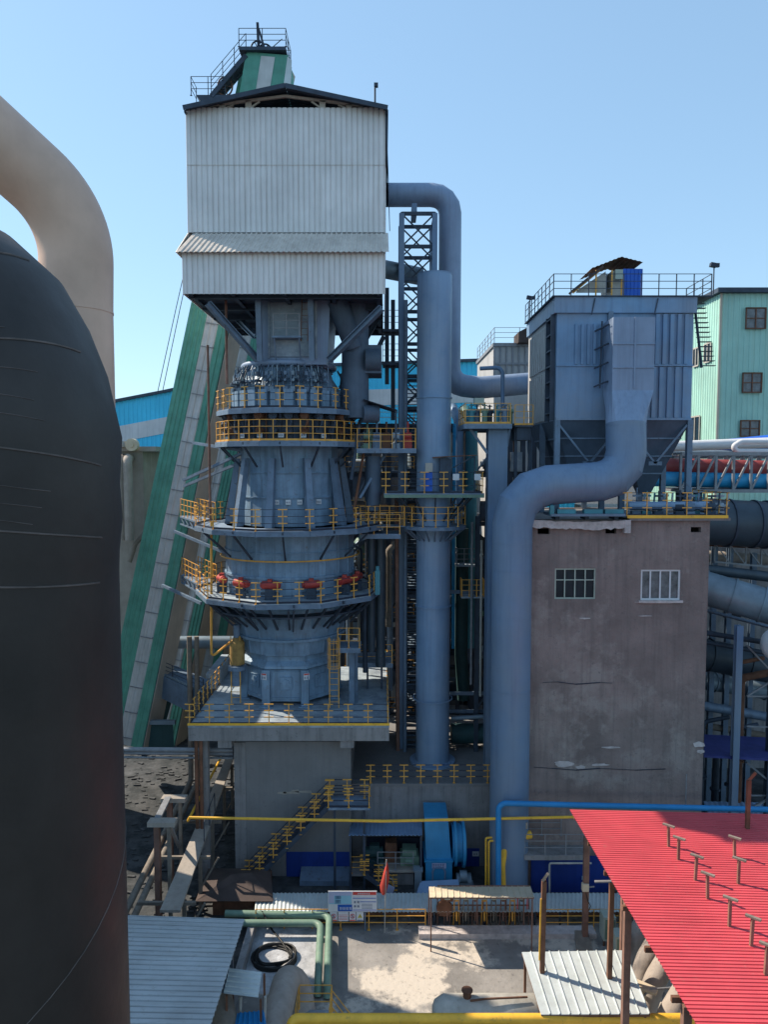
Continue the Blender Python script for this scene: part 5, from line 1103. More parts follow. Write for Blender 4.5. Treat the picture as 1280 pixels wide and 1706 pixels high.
# electrical cabinets, ducts under the red roof edge
for px, py, w, h, lb in ((1015, 1572, .55, 1.1, 'pale green electrical cabinet, the farther of the pair'), (1036, 1608, .6, 1.15, 'pale green electrical cabinet, the nearer of the pair')):
    c = G(px, py+6, .05); o = thing('electrical_cabinet', lb, 'cabinet', c, 'pair of pale green cabinets'); MB().box(c.x-w/2,c.x+w/2,c.y-.1,c.y+.55,.05+.35,.05+.35+h).build('body', 'cabinet', o); MB().box(c.x-w/2+.06,c.x+w/2-.06,c.y-.125,c.y-.102,.5,.3+h).build('door', 'pipe_green', o)
    for s in (-.2, .2): MB().bar((c.x+s,c.y+.1,.05), (c.x+s,c.y+.1,.4), .08).build('leg', 'rust', o)
for k, (px, py) in enumerate(((1082, 1552), (1098, 1592), (1112, 1628), (1135, 1690))):
    c = G(px, py, 1.2); pipe('curved_duct', [c+V((-1.1,-.6,-1.0)), c+V((-.6,-.3,.1)), c+V((.2,.25,.75)), c+V((1.6,.7,.8))], .42, 'insul', ['farthest', 'second', 'third', 'nearest'][k]+' of the four fat beige elbows curving under the red roof', 'duct', bend=.9, seg=6, group='beige elbows under the red roof')
b = MB(); c = G(1052, 1640, 1.6); tag(MB().hexa([c+V(k) for k in ((0,0,-.1),(.8,-.5,-.1),(1.0,-.2,-.1),(.1,.5,-.1),(0,0,.0),(.8,-.5,.0),(1.0,-.2,.0),(.1,.5,.0))]).bar(c+V((.5,-.1,-1.5)), c+V((.5,-.1,-.1)), .1).build('drip_tray', 'roof_cream'), 'pale triangular tray on a post beside the small pale roof', 'tray')
tag(MB().box(9.2, 10.4, 25.8, 26.6, .05, 1.0).box(9.3, 10.3, 25.9, 26.5, 1.0, 1.15).build('pump_housing', 'teal_dark'), 'dark green pump housing by the yellow gas main', 'pump')
tag(MB().path([G(1055,1630,1.2), G(1062,1650,1.3), G(1058,1672,1.0), G(1085,1648,1.6), G(1130,1645,1.6)], .04, 8, bend=.1).build('looped_conduit', 'grey_rail'), 'looped grey conduit beside the beige elbows', 'conduit')
# white tank in the yard
t = thing('horizontal_tank', 'cream tank lying low in the yard behind the yellow gas main', 'tank', (X(800,27.5), 27.5, .05))
y_ = 27.3; zc = .75; xa, xb = X(745,27.3), X(905,27.3)
b = MB().path([(xa-.45,y_,zc),(xa-.35,y_,zc),(xa,y_,zc),(xb,y_,zc),(xb+.3,y_,zc)], [.2,.42,.62,.62,.4], 24); b.build('shell', 'white_dirty', t, smooth=50)
for x in (xa+.5, xb-.8): MB().box(x-.12, x+.12, y_-.5, y_+.5, .05, .35).build('saddle', 'concrete', t)
b = MB(); b.tube((xa+.9,y_,zc+.55), (xa+.9,y_,zc+.85), .16, 12).tube((xa+.9,y_,zc+.85), (xa+.9,y_,zc+.9), .22, 12).path([(xa+1.0,y_-.2,zc+.6),(xa+1.6,y_-.3,zc+.75),(xa+3.2,y_-.2,zc+.75)], .04, 8, bend=.1); b.build('manhole', 'rust', t, smooth=40)
# left pit: pipes, hose coil, elbow, small railing
pipe('green_pipe', [(-7.5,33.55,.75), (X(545,33.4),33.4,.75), (X(541,29.2),29.2,.75), (X(541,29.2),28.9,.1)], .16, 'pipe_green', 'outer one of two parallel grey green pipes turning a corner in the yard', bend=.4, group='grey green yard pipes')
pipe('green_pipe', [(-7.5,32.9,.7), (X(530,32.9),32.9,.7), (X(525,29.3),29.3,.7), (X(525,29.3),29.0,.1)], .16, 'pipe_green', 'inner one of two parallel grey green pipes turning a corner in the yard', bend=.4, group='grey green yard pipes')
for s in range(4): pass
co = G(457, 1597, .1); pts = []
rnd = random.Random(8)
for i in range(150):
    a = i*2*PI/25; r_ = .62+.32*abs(math.sin(i*.021*PI))+.03*math.sin(i*.9); pts.append((co.x+r_*math.cos(a)*1.05, co.y+r_*math.sin(a)*.95, .13+.055*(i//25)*.6+.02*math.sin(i*.7)))
pts += [(co.x+.2,co.y+.9,.3),(co.x-.3,co.y+1.5,.4),(co.x-.9,co.y+2.2,.9)]
tag(MB().path(pts, .045, 7).build('hose_coil', 'rubber', smooth=60), 'coil of thick black hose lying on pale dust', 'hose')
pipe('kerb_rail', [G(395,1610,.3), G(420,1562,.3)], .05, 'grey_rail', 'thin grey bar lying beside the coiled hose', n=8)
pipe('insulated_elbow', [(X(500,27),27.2,-.1), (X(482,27),28.6,1.0), (X(462,26.5),27.5,1.9), (X(455,26),25.5,1.9), (X(448,26),23,1.9)], .52, 'insul', 'fat grey wrapped pipe elbow in the lower corner of the yard', 'duct', bend=1.1, seg=6)
t = thing('step_railing', 'bright yellow railing round a small step by the gas main', 'railing', (X(518,27.3), 27, .05))
zb = Z(1690,27.2)-.05; xa, xb = X(489,27), X(547,27)
MB().box(xa, xb, 26.2, 27.5, zb-.1, zb).build('step_plate', 'deck_dust', t)
for (x,y) in ((xa+.1,26.3),(xb-.1,26.3),(xa+.1,27.4),(xb-.1,27.4)): MB().bar((x,y,.05), (x,y,zb-.1), .08).build('leg', 'yellow', t)
railing(t, [(xa,26.25,zb),(xa,27.45,zb),(xb,27.45,zb),(xb,26.25,zb)], 1.05, False, 1.3, 'yellow', toe=False); railing(t, [(xb,27.2,zb),(xb+1.1,26.2,.05)], 1.05, False, 1.3, 'yellow', toe=False)

# left grey roof
gr = thing('grey_roof', 'large grey green corrugated shed roof in the lower corner', 'roof', (-9, 24, 5))
b = MB(); e0 = G(407,1532,5.0); e1 = G(352,1720,5.0)
b.corr((e0.x,e0.y,5.0), (-16,28.6,5.0), (-16,17,5.25), (e1.x,17.0,5.25), .26, .04, prof='sin') if False else b.corr((e0.x,17.0,5.2), (e0.x,e0.y,4.95), (-16,e0.y+.6,4.95), (-16,17,5.2), .26, .07, prof='groove'); b.build('roof_sheet', 'roof_grey', gr)
MB().box(-16, e0.x-.1, e0.y-.4, e0.y-.3, 4.6, 4.9).box(e0.x-.3, e0.x-.2, 17.2, e0.y-.3, 4.6, 4.9).build('eave_beam', 'steel_dark', gr)
for x in (e0.x-.4, -11, -15.5):
    for y in (e0.y-.6, 22.5): MB().bar((x,y,0), (x,y,4.62), .18).build('column', 'steel_dark', gr)
MB().box(-16, e0.x-.5, e0.y-.45, e0.y-.41, 0, 4.5).build('end_wall', 'hopper', gr)
r = [G(382,1613,4.0), G(436,1620,4.0), G(430,1662,3.8), G(372,1655,3.8)]
t = thing('small_lean_roof', 'small pale ribbed roof panel beside the large grey roof', 'roof', (r[0]+r[2])/2); MB().corr(r[1], r[2], r[3], r[0], .2, .03, prof='trap').build('roof_sheet', 'sheet_pale', t)
for q in r: MB().bar((q.x*.98-.0,q.y,0), (q.x*.98,q.y,q.z-.06), .07).build('post', 'rust', t)
r = [G(395,1688,3.0), G(440,1684,3.0), G(446,1720,2.9), G(388,1724,2.9)]
t = thing('small_lean_roof', 'small blue ribbed roof panel at the bottom edge', 'roof', (r[0]+r[2])/2); MB().corr(r[3], r[2], r[1], r[0], .2, .04).build('roof_sheet', 'pipe_blue', t); MB().bar((r[0].x+.1,r[0].y-.1,0), (r[0].x+.1,r[0].y-.1,2.9), .07).build('post', 'rust', t)
c = G(366,1674,3.0); d_ = V((.5,-.9,-.5)).normalized(); t = MB(); t.path([c+V((.0,.1,.1)), c+d_*.02+V((0,.1,.1)), c+d_*1.6], [.42,.42,.42], 20, cap=False); o = t.build('open_duct', 'timber', smooth=40); tag(o, 'open round duct mouth beside the large grey roof', 'duct')
MB().tube(c+V((0,.1,.1))+d_*.05, c+V((0,.1,.1))+d_*.1, .40, 20).build('duct_mouth', 'rubber', o)
for px, Y in ((381, 24.5), (424, 24.4)): tag(MB().tube((X(px,Y),Y,0), (X(px+8,Y),Y,Z(1660,Y)), .05, 8).build('thin_pole', 'white_dirty'), 'slim pale pole %s the open duct mouth' % ('right beside' if px == 381 else 'in front of the wrapped elbow, clear of'), 'pole')
tag(MB().box(-6.3,-6.0,28.0,33.9,.0,.6).build('pit_kerb', 'concrete'), 'dark concrete kerb between the grey roof and the coiled hose', 'kerb')
t = thing('brown_hut', 'low brown roofed hut behind the grey shed roof', 'hut', (-7.6, 35.6, 0))
MB().box(X(335,34.6)+.2, X(440,34.6)-.2, 34.6, 36.9, 0, .95).build('body', 'rust', t)
MB().add([(X(312,34.2),34.2,.95),(X(448,34.2),34.2,.95),(X(443,37),37,1.0),(X(335,37),37,1.0),(X(378,35.8),35.6,1.5),(X(412,35.8),35.8,1.45)], [(0,1,5,4),(1,2,5),(2,3,4,5),(3,0,4),(3,2,1,0)]).build('roof', 'roof_brown', t)

# trays, pipes and bents left
t = thing('cable_tray', 'long raised walkway of covered cable tray receding past the pedestal', 'tray', (-9.4, 38, 0))
za = 3.0; q = [G(266,1516,za), G(300,1516,za), G(389,1262,za), G(376,1262,za)]
b = MB().hexa([p+V((0,0,-.12)) for p in q]+q); b.build('tray_cover', 'concrete_light', t)
for k in (.05,.28,.5,.75,.95): b = MB(); c = q[1].lerp(q[2],k); c2 = q[0].lerp(q[3],k); b.bar((c.x+.5,c.y,za-.2), (c2.x-1.2,c2.y,za-.2), .14); b.bar((c.x,c.y,0), (c.x,c.y,za-.2), .16); b.bar((c.x,c.y,1.2), (c.x+.9,c.y,za-.2), .08); b.build('support', 'timber', t)
b = MB()
for k in (.35, .45, .55): c = q[1].lerp(q[2],k); b.bar(c, c+V((0,0,1.0)), .04)
b.bar(q[1].lerp(q[2],.35)+V((0,0,1)), q[1].lerp(q[2],.55)+V((0,0,1)), .04); b.build('handrail', 'steel_dark', t)
for k, (a, c, r_, lb) in enumerate((((212,1512),(318,1300),.16,'outer of two long rusty pipes receding beside the cable tray'), ((230,1512),(330,1300),.15,'inner of two long rusty pipes receding beside the cable tray'))):
    p0, p1 = G(*a, 2.3), G(*c, 2.3); pipe('long_pipe', [p0+(p0-p1).normalized()*3, p1, p1+V((0,.2,9))], r_, 'timber', lb, bend=.3, n=12, group='long pipes beside the cable tray')
for k, (px, pyb, pyt, Y) in enumerate(((253, 1512, 1374, 33.0), (275, 1450, 1334, 37.0))):
    x = X(px, Y); zt_ = P(px, pyt, Y).z; o = thing('pipe_bent', ['nearer', 'farther'][k]+' rusty trestle column with pale cap beam', 'trestle', (x, Y, 0), 'trestle columns beside the long pipes'); MB().box(x-.24,x+.0,Y-.15,Y+.15,0,zt_).build('column', 'brown_rust', o); MB().box(x+.35,x+.5,Y-.1,Y+.1,0,zt_).build('column', 'timber', o); MB().box(x-.5,x+.75,Y-.25,Y+.25,zt_,zt_+.22).build('cap_beam', 'concrete_light', o)
a, q_ = P(262,1368,33.2), P(280,1332,36.8); tag(MB().bar(a+V((0,0,.1)), q_+V((0,0,.1)), .3, .12).bar(a+V((.5,0,.05)), q_+V((.5,0,-2.5)), .14).build('trestle_beam', 'grey_rail'), 'pale beam joining the caps of the two trestle columns', 'beam')
for py, r_, lb in ((1250, .13, 'upper of three level grey pipes crossing left of the pedestal'), (1256, .08, 'middle of three level grey pipes crossing left of the pedestal'), (1263, .06, 'lower of three level grey pipes crossing left of the pedestal')):
    pipe('level_pipe', [P(120,py-2,38.5), P(388,py,38.5)], r_, 'grey_rail', lb, n=10, group='level pipes left of the pedestal')
for px in (314, 322): pipe('deck_riser', [(X(px,36.8),37.3,2.2), (X(px,36.8),37.3,DZ-.9)], .1, 'rust', ['outer', 'inner'][px == 322]+' of two dark risers going up to the kiln deck', n=10)
# conveyor gallery, dark hopper, big level duct
p0, p1 = P(225,1110,50), P(345,1165,45.5)
t = thing('conveyor_gallery', 'short grey enclosed conveyor gallery sloping toward the kiln deck', 'conveyor', p0)
MB().bar(p0, p1, 1.8, 1.5).build('enclosure', 'sheet_pale' if False else 'steel', t)
b = MB()
for k in (0,.33,.66,1): c = p0.lerp(p1,k); b.bar(c+V((-.0,-.98,-.9)), c+V((0,-.98,.9)), .07)
for s in (-.78, .78): b.bar(p0+V((0,-.98,s)), p1+V((0,-.98,s)), .1)
b.build('frame', 'greypipe', t)
s_ = (p1-p0).cross(V((0,0,1))).normalized(); railing(t, [p0+V((0,-.9,.76)), p1+V((0,-.9,.76))], .8, False, 1.6, 'dark', toe=False)
MB().bar(P(330,1170,46.4), P(330,1290,46.4), .3).bar(P(240,1170,50), P(240,1262,50), .3).build('leg', 'steel_dark', t)
b = MB(); b.hexa([P(222,1250,46), P(290,1250,46), P(290,1250,50), P(222,1250,50), P(228,1205,46), P(288,1205,46), P(288,1205,50), P(228,1205,50)]); o = b.build('skip_hopper', 'teal_dark'); tag(o, 'dark green loading hopper at the foot of the farther skip bridge', 'hopper')
b = MB().bar(P(224,1203,45.9), P(292,1203,45.9), .25, .25); b.build('rim', 'greypipe', o)
tag(MB().bar(P(268,1120,51), P(232,1240,47.5), 2.4, .8).build('skip_chute', 'teal_dark'), 'dark green inclined chute above the loading hopper', 'chute')
pipe('level_duct', [P(235,1070,49), P(400,1070,49)], .42, 'greypipe', 'fat grey duct running level behind the skip bridges to the kiln', 'duct')
tag(MB().box(-10.6,-9.9,44,47.5,DZ-.3,DZ+.9).box(-10.9,-10.6,44.5,47,DZ+.2,DZ+.5).build('feed_box', 'deck_dust'), 'pale dusty feed box at the back corner of the kiln deck', 'box')

# ================================================================== EQUIPMENT BETWEEN KILN AND STACK
t = thing('steel_structure', 'dense dark steel framework with floors right behind the kiln', 'framework', (0, 52, PZ))
XS = [X(p, 50) for p in (575, 612, 648, 690, 735, 790, 850, 890)]; ZS_ = [PZ+3.3*i for i in range(7)]
for x in XS:
    for y in (50, 54, 58):
        b = MB().ibeam((x,y,0), (x,y,ZS_[-1]), .32, .32); b.build('column', 'steel_dark', t)
for i, z in enumerate(ZS_):
    b = MB()
    for y in (50, 54, 58): b.ibeam((XS[0],y,z), (XS[-1],y,z), .2, .3)
    for x in XS: b.ibeam((x,50,z), (x,58,z), .2, .3)
    b.box(XS[0], XS[-1], 52.5, 58, z+.16, z+.22); b.build('floor', 'steel_dark', t)
    railing(t, [(XS[0],49.8,z+.16),(XS[3],49.8,z+.16)], 1.1, False, 2.2, 'yellow', toe=False)
b = MB()
for i in range(6):
    for j in (0, 2, 5): b.bar((XS[j],50,ZS_[i]), (XS[j+1],50,ZS_[i+1]), .12)
b.build('brace', 'steel', t)
rnd = random.Random(31)
for k in range(46):                           # vessels, cabinets and risers on those floors
    i = rnd.randrange(6); x = rnd.uniform(XS[0]+.3, XS[-1]-.5); y = rnd.uniform(49.6, 53); z = ZS_[i]+.24; m = rnd.choice(['steel', 'steel_dark', 'teal_dark', 'greypipe', 'rust', 'kiln_dark', 'hopper', 'deck_dust', 'pipe_green'])
    typ = k % 4
    if typ == 0: o = MB().lathe(x, y, [(.15,z),(.45,z+.2),(.5,z+1.6),(.3,z+1.9),(.08,z+2.0)], 14).tube((x,y,z+2),(x,y,z+2.6),.08,8).build('small_vessel', m, smooth=40); tag(o, 'small upright process vessel on a floor of the dark framework', 'vessel', 'vessels inside the dark framework')
    elif typ == 1: o = MB().path([(x,y,z-.2),(x,y,z+1.6),(x+.9,y,z+1.9),(x+.9,y,z+3.0)], .13, 10, bend=.3).tube((x,y,z+.6),(x,y,z+.72),.22,10).build('process_pipe', m, smooth=40); tag(o, 'crooked process pipe with flange in the dark framework', 'pipe', 'pipes inside the dark framework')
    elif typ == 2: o = MB().box(x-.4,x+.4,y,y+.4,z,z+1.3).box(x-.34,x+.34,y-.03,y-.002,z+.1,z+1.2).tube((x,y+.2,z+1.3),(x,y+.2,z+2.2),.05,6).build('control_cabinet', m); tag(o, 'upright control cabinet on a floor of the dark framework', 'cabinet', 'cabinets inside the dark framework')
    else: o = MB().tube((x-.6,y,z+.5),(x+.6,y,z+.5),.35,14).tube((x-.6,y,z+.5),(x-.8,y,z+.5),.2,10).box(x-.5,x+.5,y-.25,y+.25,z,z+.2).build('drum', m, smooth=40); tag(o, 'horizontal drum on feet on a floor of the dark framework', 'drum', 'drums inside the dark framework')
# side platforms right of the kiln at gallery levels
def sideplat(px0, px1, py, Y, depth, label, style='yellow', sp=.7):
    z = Z(py, Y); x0, x1 = X(px0, Y), X(px1, Y); t = thing('side_platform', label, 'platform', ((x0+x1)/2, Y, z)); MB().box(x0,x1,Y,Y+depth,z-.06,z).build('deck_plate', 'deck', t)
    MB().bar((x0,Y+.04,z-.16),(x1,Y+.04,z-.16),.08,.2).bar((x0,Y+depth-.04,z-.16),(x1,Y+depth-.04,z-.16),.08,.2).build('edge_beam', 'steel', t); railing(t, [(x0+.05,Y+.06,z),(x1-.05,Y+.06,z)], 1.1, False, sp, style, toe=False); return t, z
t, z = sideplat(594, 694, 747, 40.8, 3, 'platform with pumps between the second ring gallery and the stack')
for k, px in enumerate((612, 628, 644, 660, 680)):
    x = X(px,41.5); tag(MB().box(x-.22,x+.22,41.5,41.9,z,z+.3+.25*(k%3)).tube((x-.2,41.7,z+.7),(x+.2,41.7,z+.7),.2,12).tube((x,41.7,z+.8),(x,41.7,z+1.5),.06,8).build('pump_set', ['pipe_green','steel','rust','deck_dust','red'][k], smooth=40), 'pump set between the kiln and the stack, coloured '+['green','blue grey','brown','pale dusty','dull red'][k], 'pump', 'pumps beside the second ring gallery')
b = MB(); x = X(612,40.9); b.tube((x-.3,41,z+1.9),(x+.55,41.3,z+1.9),.5,18); tag(b.build('dust_drum', 'hopper', smooth=40), 'dark round drum hanging beside the second ring gallery', 'drum')
tag(MB().corr((X(606,40.6),40.6,Z(665,40.6)),(X(606,43),43,Z(665,40.6)),(X(662,43),43,Z(683,40.6)),(X(662,40.6),40.6,Z(683,40.6)),.25,.03).bar((X(660,40.7),40.7,z),(X(660,40.7),40.7,Z(684,40.6)),.09).build('sloped_canopy', 'steel_dark'), 'small sloped dark canopy between the top gallery and the stair tower', 'canopy')
sideplat(600, 668, 890, 40.8, 2.2, 'platform joining the third ring gallery to the stair tower')
t, z = sideplat(560, 600, 1080, 39.6, 1.6, 'small platform at the head of the caged yellow ladder', 'yellow', .6)
MB().bar((X(585,40),40.2,DZ),(X(585,40),40.2,z-.1),.3).bar((X(592,40),40.6,DZ),(X(592,40),40.6,z-.1),.2).build('leg', 'steel', t)
t, z = sideplat(583, 655, 1105, 43, 2.5, 'low dark platform behind the caged ladder')
for px in (612, 636, 652): MB().bar((X(px,43.1),43.1,DZ),(X(px,43.1),43.1,z-.1),.12).build('leg', 'steel_dark', t)
for px, y0, y1, r_, Y, m, lb in ((622, 760, 850, .42, 41.8, 'hopper', 'thick dark pipe stub hanging below the pump platform'), (619, 880, 1085, .22, 42.2, 'darkpipe', 'dark vertical pipe beside the lower galleries'), (634, 890, 1110, .28, 42.6, 'darkpipe', 'thicker dark vertical pipe beside the lower galleries'), (608, 1000, 1120, .14, 42.4, 'steel_dark', 'thin dark pipe under the lowest gallery')):
    pipe('drop_pipe', [(X(px,Y),Y,Z(y1,Y)), (X(px,Y),Y,Z(y0,Y))], r_, m, lb, n=14)
for k, (a, q, r_) in enumerate((((600,700,41.5),(585,800,40.5),.1), ((612,720,41.8),(590,850,40.8),.08), ((640,760,42),(600,830,41),.09), ((650,790,42.5),(610,870,41.4),.09))): pipe('slanting_pipe', [P(*a), P(*q)], r_, ['steel_dark', 'rust', 'steel', 'steel_dark'][k], ['dark slanting pipe close to the upper kiln shell', 'rusty slanting pipe beside the raking legs', 'blue slanting pipe below the pump platform', 'dark slanting pipe nearest the stair tower'][k], n=8, group='slanting pipes beside the kiln')
b = MB(); c = P(644, 970, 40.2); tag(MB().box(X(625,40),X(633,40),40,40.3,P4,P4+1.3).tube((X(629,40),40.15,P4+1.3),(X(629,40),40.15,P4+1.55),.1,10).build('gas_bottle', 'teal', smooth=40), 'teal gas bottle at the end of the lowest ring gallery', 'bottle')
tag(MB().box(X(607,41), X(636,41), 40.9, 43.5, Z(622,41), Z(575,41)).tube((X(610,41),41,Z(600,41)),(X(634,41),41,Z(600,41)),.6,14).build('duct_box', 'hopper', smooth=40), 'dark dusty duct box below the corner of the top house', 'duct')
for k, (x0,y0,x1,y1,Y) in enumerate(((585,610,636,520,44),(600,640,640,560,44),(645,480,645,640,45),(655,500,655,700,45))): tag(MB().ibeam(P(x0,y0,Y), P(x1,y1,Y), .25, .25).build('tie_strut', 'steel_dark'), ['steep strut under the right half of the top house', 'second steep strut under the top house, lower down', 'thin dark column right under the top house corner', 'pale grey column beside the stair tower'][k], 'strut', 'struts below the top house')
for k, py in enumerate((548, 604)): 
    z = Z(py,44.5); t = thing('link_walkway', ['upper', 'lower'][k]+' railed link between the top house and the stair tower', 'walkway', (X(655,44.5),44.5,z)); MB().box(X(638,44.5),X(672,44.5),44.5,46,z-.15,z).build('deck_plate', 'steel_dark', t); railing(t, [(X(638,44.5),44.55,z),(X(670,44.5),44.55,z)], 1.1, False, .6, 'dark', toe=False)
for k in range(9):
    Y = 45+rnd.random()*4; px = rnd.uniform(575, 660); y0 = rnd.uniform(880, 1000); pipe('process_pipe', [(X(px,Y),Y,Z(y0+rnd.uniform(80,200),Y)), (X(px,Y),Y,Z(y0,Y)), (X(px+rnd.uniform(-30,30),Y),Y+.5,Z(y0-10,Y))], rnd.choice([.08,.12,.2]), rnd.choice(['steel_dark','timber','steel','white_dirty','greypipe']), 'crooked pipe in the gap between the kiln and stair tower', n=10, bend=.2, group='pipes in the gap beside the kiln')

# ================================================================== RIGHT SIDE PIPES
t = thing('pipe_bridge', 'lattice pipe bridge carrying red and blue pipes past the filter', 'pipe bridge', (X(1230,44), 44, 0))
Yb = 44.5; xa, xb = X(1135,Yb), X(1400,Yb); zlo, zhi = Z(818,Yb), Z(756,Yb)
b = MB()
for y in (Yb, Yb+3.2): truss(b, (xa,y,zlo), (xb,y,zlo), (0,0,zhi-zlo), 1, 9, .2, x=False)
for i in range(10): x = xa+(xb-xa)*i/9; b.bar((x,Yb,zlo),(x,Yb+3.2,zlo),.15).bar((x,Yb,zhi),(x,Yb+3.2,zhi),.12)
b.build('lattice', 'grey_rail', t); MB().box(xa,xb,Yb+.1,Yb+3.1,zlo+.1,zlo+.14).build('deck_plate', 'steel_dark', t)
for x in (xa+1.2, xb-2): MB().ibeam((x,Yb+.3,0),(x,Yb+.3,zlo),.4,.4).ibeam((x,Yb+3,0),(x,Yb+3,zlo),.4,.4).build('leg', 'steel_dark', t)
def hp(py0, px0, py1, Y, r_, m, lb, g=None, Y2=None, fl=0):
    a, q = P(px0, py0, Y), P(1400, py1, Y2 or Y); n_ = [(a.lerp(q, (i+.5)/fl), q-a) for i in range(fl)] if fl else ()
    return pipe('process_main', [a, q], r_, m, lb, 'pipe', group=g, flanges=n_)
hp(776, 1080, 784, 45.4, .5, 'red_pipe', 'dull red pipe inside the lattice pipe bridge'); hp(797, 1080, 804, 45.2, .48, 'cyan_pipe', 'bright blue pipe lying below the red one in the lattice bridge')
hp(744, 1110, 733, 50, .35, 'white', 'white pipe above the lattice bridge in front of the green building'); hp(752, 1140, 726, 52, .55, 'blue_panel', 'deep blue pipe sloping up before the green building', Y2=50)
hp(757, 1090, 757, 51, .3, 'greypipe', 'grey pipe just above the lattice bridge')
c0 = P(1240, 742, 46); pipe('expansion_loop', [P(1400,752,46), P(1228,752,46), P(1222,744,46), P(1235,736,46), P(1400,736,46)], .17, 'white', 'silver pipe loop lying on top of the lattice bridge', bend=.4)
m1 = hp(868, 1150, 880, 43.0, 1.35, 'darkpipe', 'huge dark gas main beside the roof platform', fl=0); b = MB()
a, q = P(1150,868,43), P(1400,880,43)
for k in (.25,.42,.5,.62): c = a.lerp(q,k); d_ = (q-a).normalized(); MB().tube(c-d_*.06, c+d_*.06, 1.42, 28).build('flange', 'steel_dark', m1, smooth=40)
hp(945, 1150, 975, 42, .3, 'darkpipe', 'slim dark pipe above the grey main'); m2 = hp(972, 1150, 1045, 41.5, .95, 'greypipe', 'grey gas main sloping down past the concrete building', Y2=38.5, fl=5)
hp(1085, 1150, 1135, 44, .95, 'darkpipe', 'dark main low in the shadow behind the blue post', fl=4); hp(1015, 1170, 1075, 42.5, .1, 'steel', 'thin pipe below the grey gas main')
hp(1050, 1150, 1090, 41.5, .15, 'steel_dark', 'upper of two thin dark lines behind the blue post', 'thin lines behind the blue post'); hp(1065, 1150, 1110, 41.5, .12, 'steel_dark', 'lower of two thin dark lines behind the blue post', 'thin lines behind the blue post')
hp(905, 1150, 918, 44, .12, 'rust', 'thin rusty line just below the huge dark gas main'); hp(925, 1150, 938, 46, .35, 'insul', 'pale lagged pipe in the gap below the huge dark gas main')
hp(1130, 1150, 1170, 45.5, .55, 'greypipe', 'grey pipe in the shade below the dark main', fl=3); hp(1172, 1150, 1215, 44, .28, 'steel', 'blue grey pipe just above the violet deck'); hp(1205, 1150, 1245, 45, .2, 'timber', 'dull brown pipe resting low above the violet deck')
for k_, px_ in enumerate((1196, 1222, 1262)): tag(MB().ibeam((X(px_,44.8),44.8,0), (X(px_,44.8),44.8,Z(905+8*k_,44.8)), .3, .3).build('pipe_support', 'steel'), 'steel support column '+['closest to the concrete building', 'midway to the blue post', 'beyond the blue post'][k_], 'column', 'supports under the right hand mains')
b = MB(); truss(b, P(1192,905,43.6), P(1400,925,43.6), (0,0,-1.1), 1, 8, .1, x=False); tag(b.build('pipe_girder', 'grey_rail'), 'light lattice girder under the huge dark gas main', 'girder')
c = P(1292, 1081, 36); o = MB().path([c+V((-.05,0,0)), c+V((.1,0,0)), c+V((.6,.6,0)), c+V((3,3,0))], [.2,.6,.95,.95], 24).build('dished_tank', 'white', smooth=50); tag(o, 'white dished tank end cut by the picture edge', 'tank')
t = thing('blue_steel_frame', 'slim blue steel post and violet beam beside the concrete building', 'framework', (X(1241,38),38,0)); MB().ibeam((X(1241,38),38,0),(X(1241,38),38,Z(1042,38)),.34,.34).build('post', 'ductblue', t)
zb = Z(1262,38); MB().hexa([(X(1188,38),38,zb),(X(1400,38),38,zb-.35),(X(1400,41),41,zb-.35),(X(1188,41),41,zb),(X(1188,38),38,zb+.12),(X(1400,38),38,zb-.23),(X(1400,41),41,zb-.23),(X(1188,41),41,zb+.12)]).build('platform', 'violet', t)
b = MB(); b.bar(P(1245,1160,39),P(1400,1065,39),.08).bar(P(1245,1075,39),P(1400,1240,39),.08).bar(P(1245,1160,39.1),P(1400,1160,39.1),.08).bar(P(1245,1210,39),P(1400,1215,39),.08).bar(P(1245,1270,39),P(1400,1400,39),.1).bar(P(1245,1350,39),P(1400,1270,39),.1).bar(P(1245,1325,39.1),P(1400,1325,39.1),.08); b.build('brace', 'grey_rail', t)
b = MB().ibeam((X(1300,39),39,0),(X(1300,39),39,Z(1000,39)),.3,.3); b.build('post', 'steel_dark', t)
t = thing('blue_shed', 'low blue corrugated shed roofs behind the concrete building corner', 'shed', (X(1230,44),44,0))
for k in range(3): z = 1.6+.55*(2-k)*.4; b = MB(); b.corr((X(1200+12*k,40),39.5-k*1.4,z),(X(1330,40),39.5-k*1.4,z-.1),(X(1320,41),41.2-k*1.4,z+.45),(X(1192+12*k,41),41.2-k*1.4,z+.55),.3,.04,prof='sin'); b.build('roof_sheet', 'roof_blue', t)
MB().box(X(1200,40), X(1320,40), 37.2, 41, 0, 1.5).build('wall', 'palestripe', t)
tag(MB().box(16.6, 17.6, 47, 47.2, Z(1040,47), Z(1000,47)).build('wall_panel', 'concrete_light'), 'pale square panel in the gap under the grey gas main', 'panel')
t = thing('rear_building', 'dark concrete building in shadow behind the right hand pipes', 'building', (24, 54, 0)); MB().box(15.5, 48, 52, 60, 0, Z(850,52)).build('wall', 'concrete', t)
for i in range(5):
    x = 17+i*2.4; MB().box(x, x+1.2, 51.93, 51.998, 11, 13).build('window', 'glass', t); MB().box(x, x+1.2, 51.93, 51.998, 6, 8).build('window', 'glass', t)
rnd = random.Random(77)
for k in range(10):
    x = 16.6+rnd.random()*4; y = 41+rnd.random()*6; h = 3+rnd.random()*8; tag(MB().path([(x,y,0),(x,y,h),(x+1.5,y,h+.3)], .1+.12*rnd.random(), 10, bend=.3).tube((x,y,h*.5),(x,y,h*.5+.12),.3,10).build('process_pipe', rnd.choice(['steel_dark','rust','greypipe','kiln_dark']), smooth=40), 'bent pipe standing in the shadow right of the concrete building', 'pipe', 'pipes in the shadow beside the concrete building')

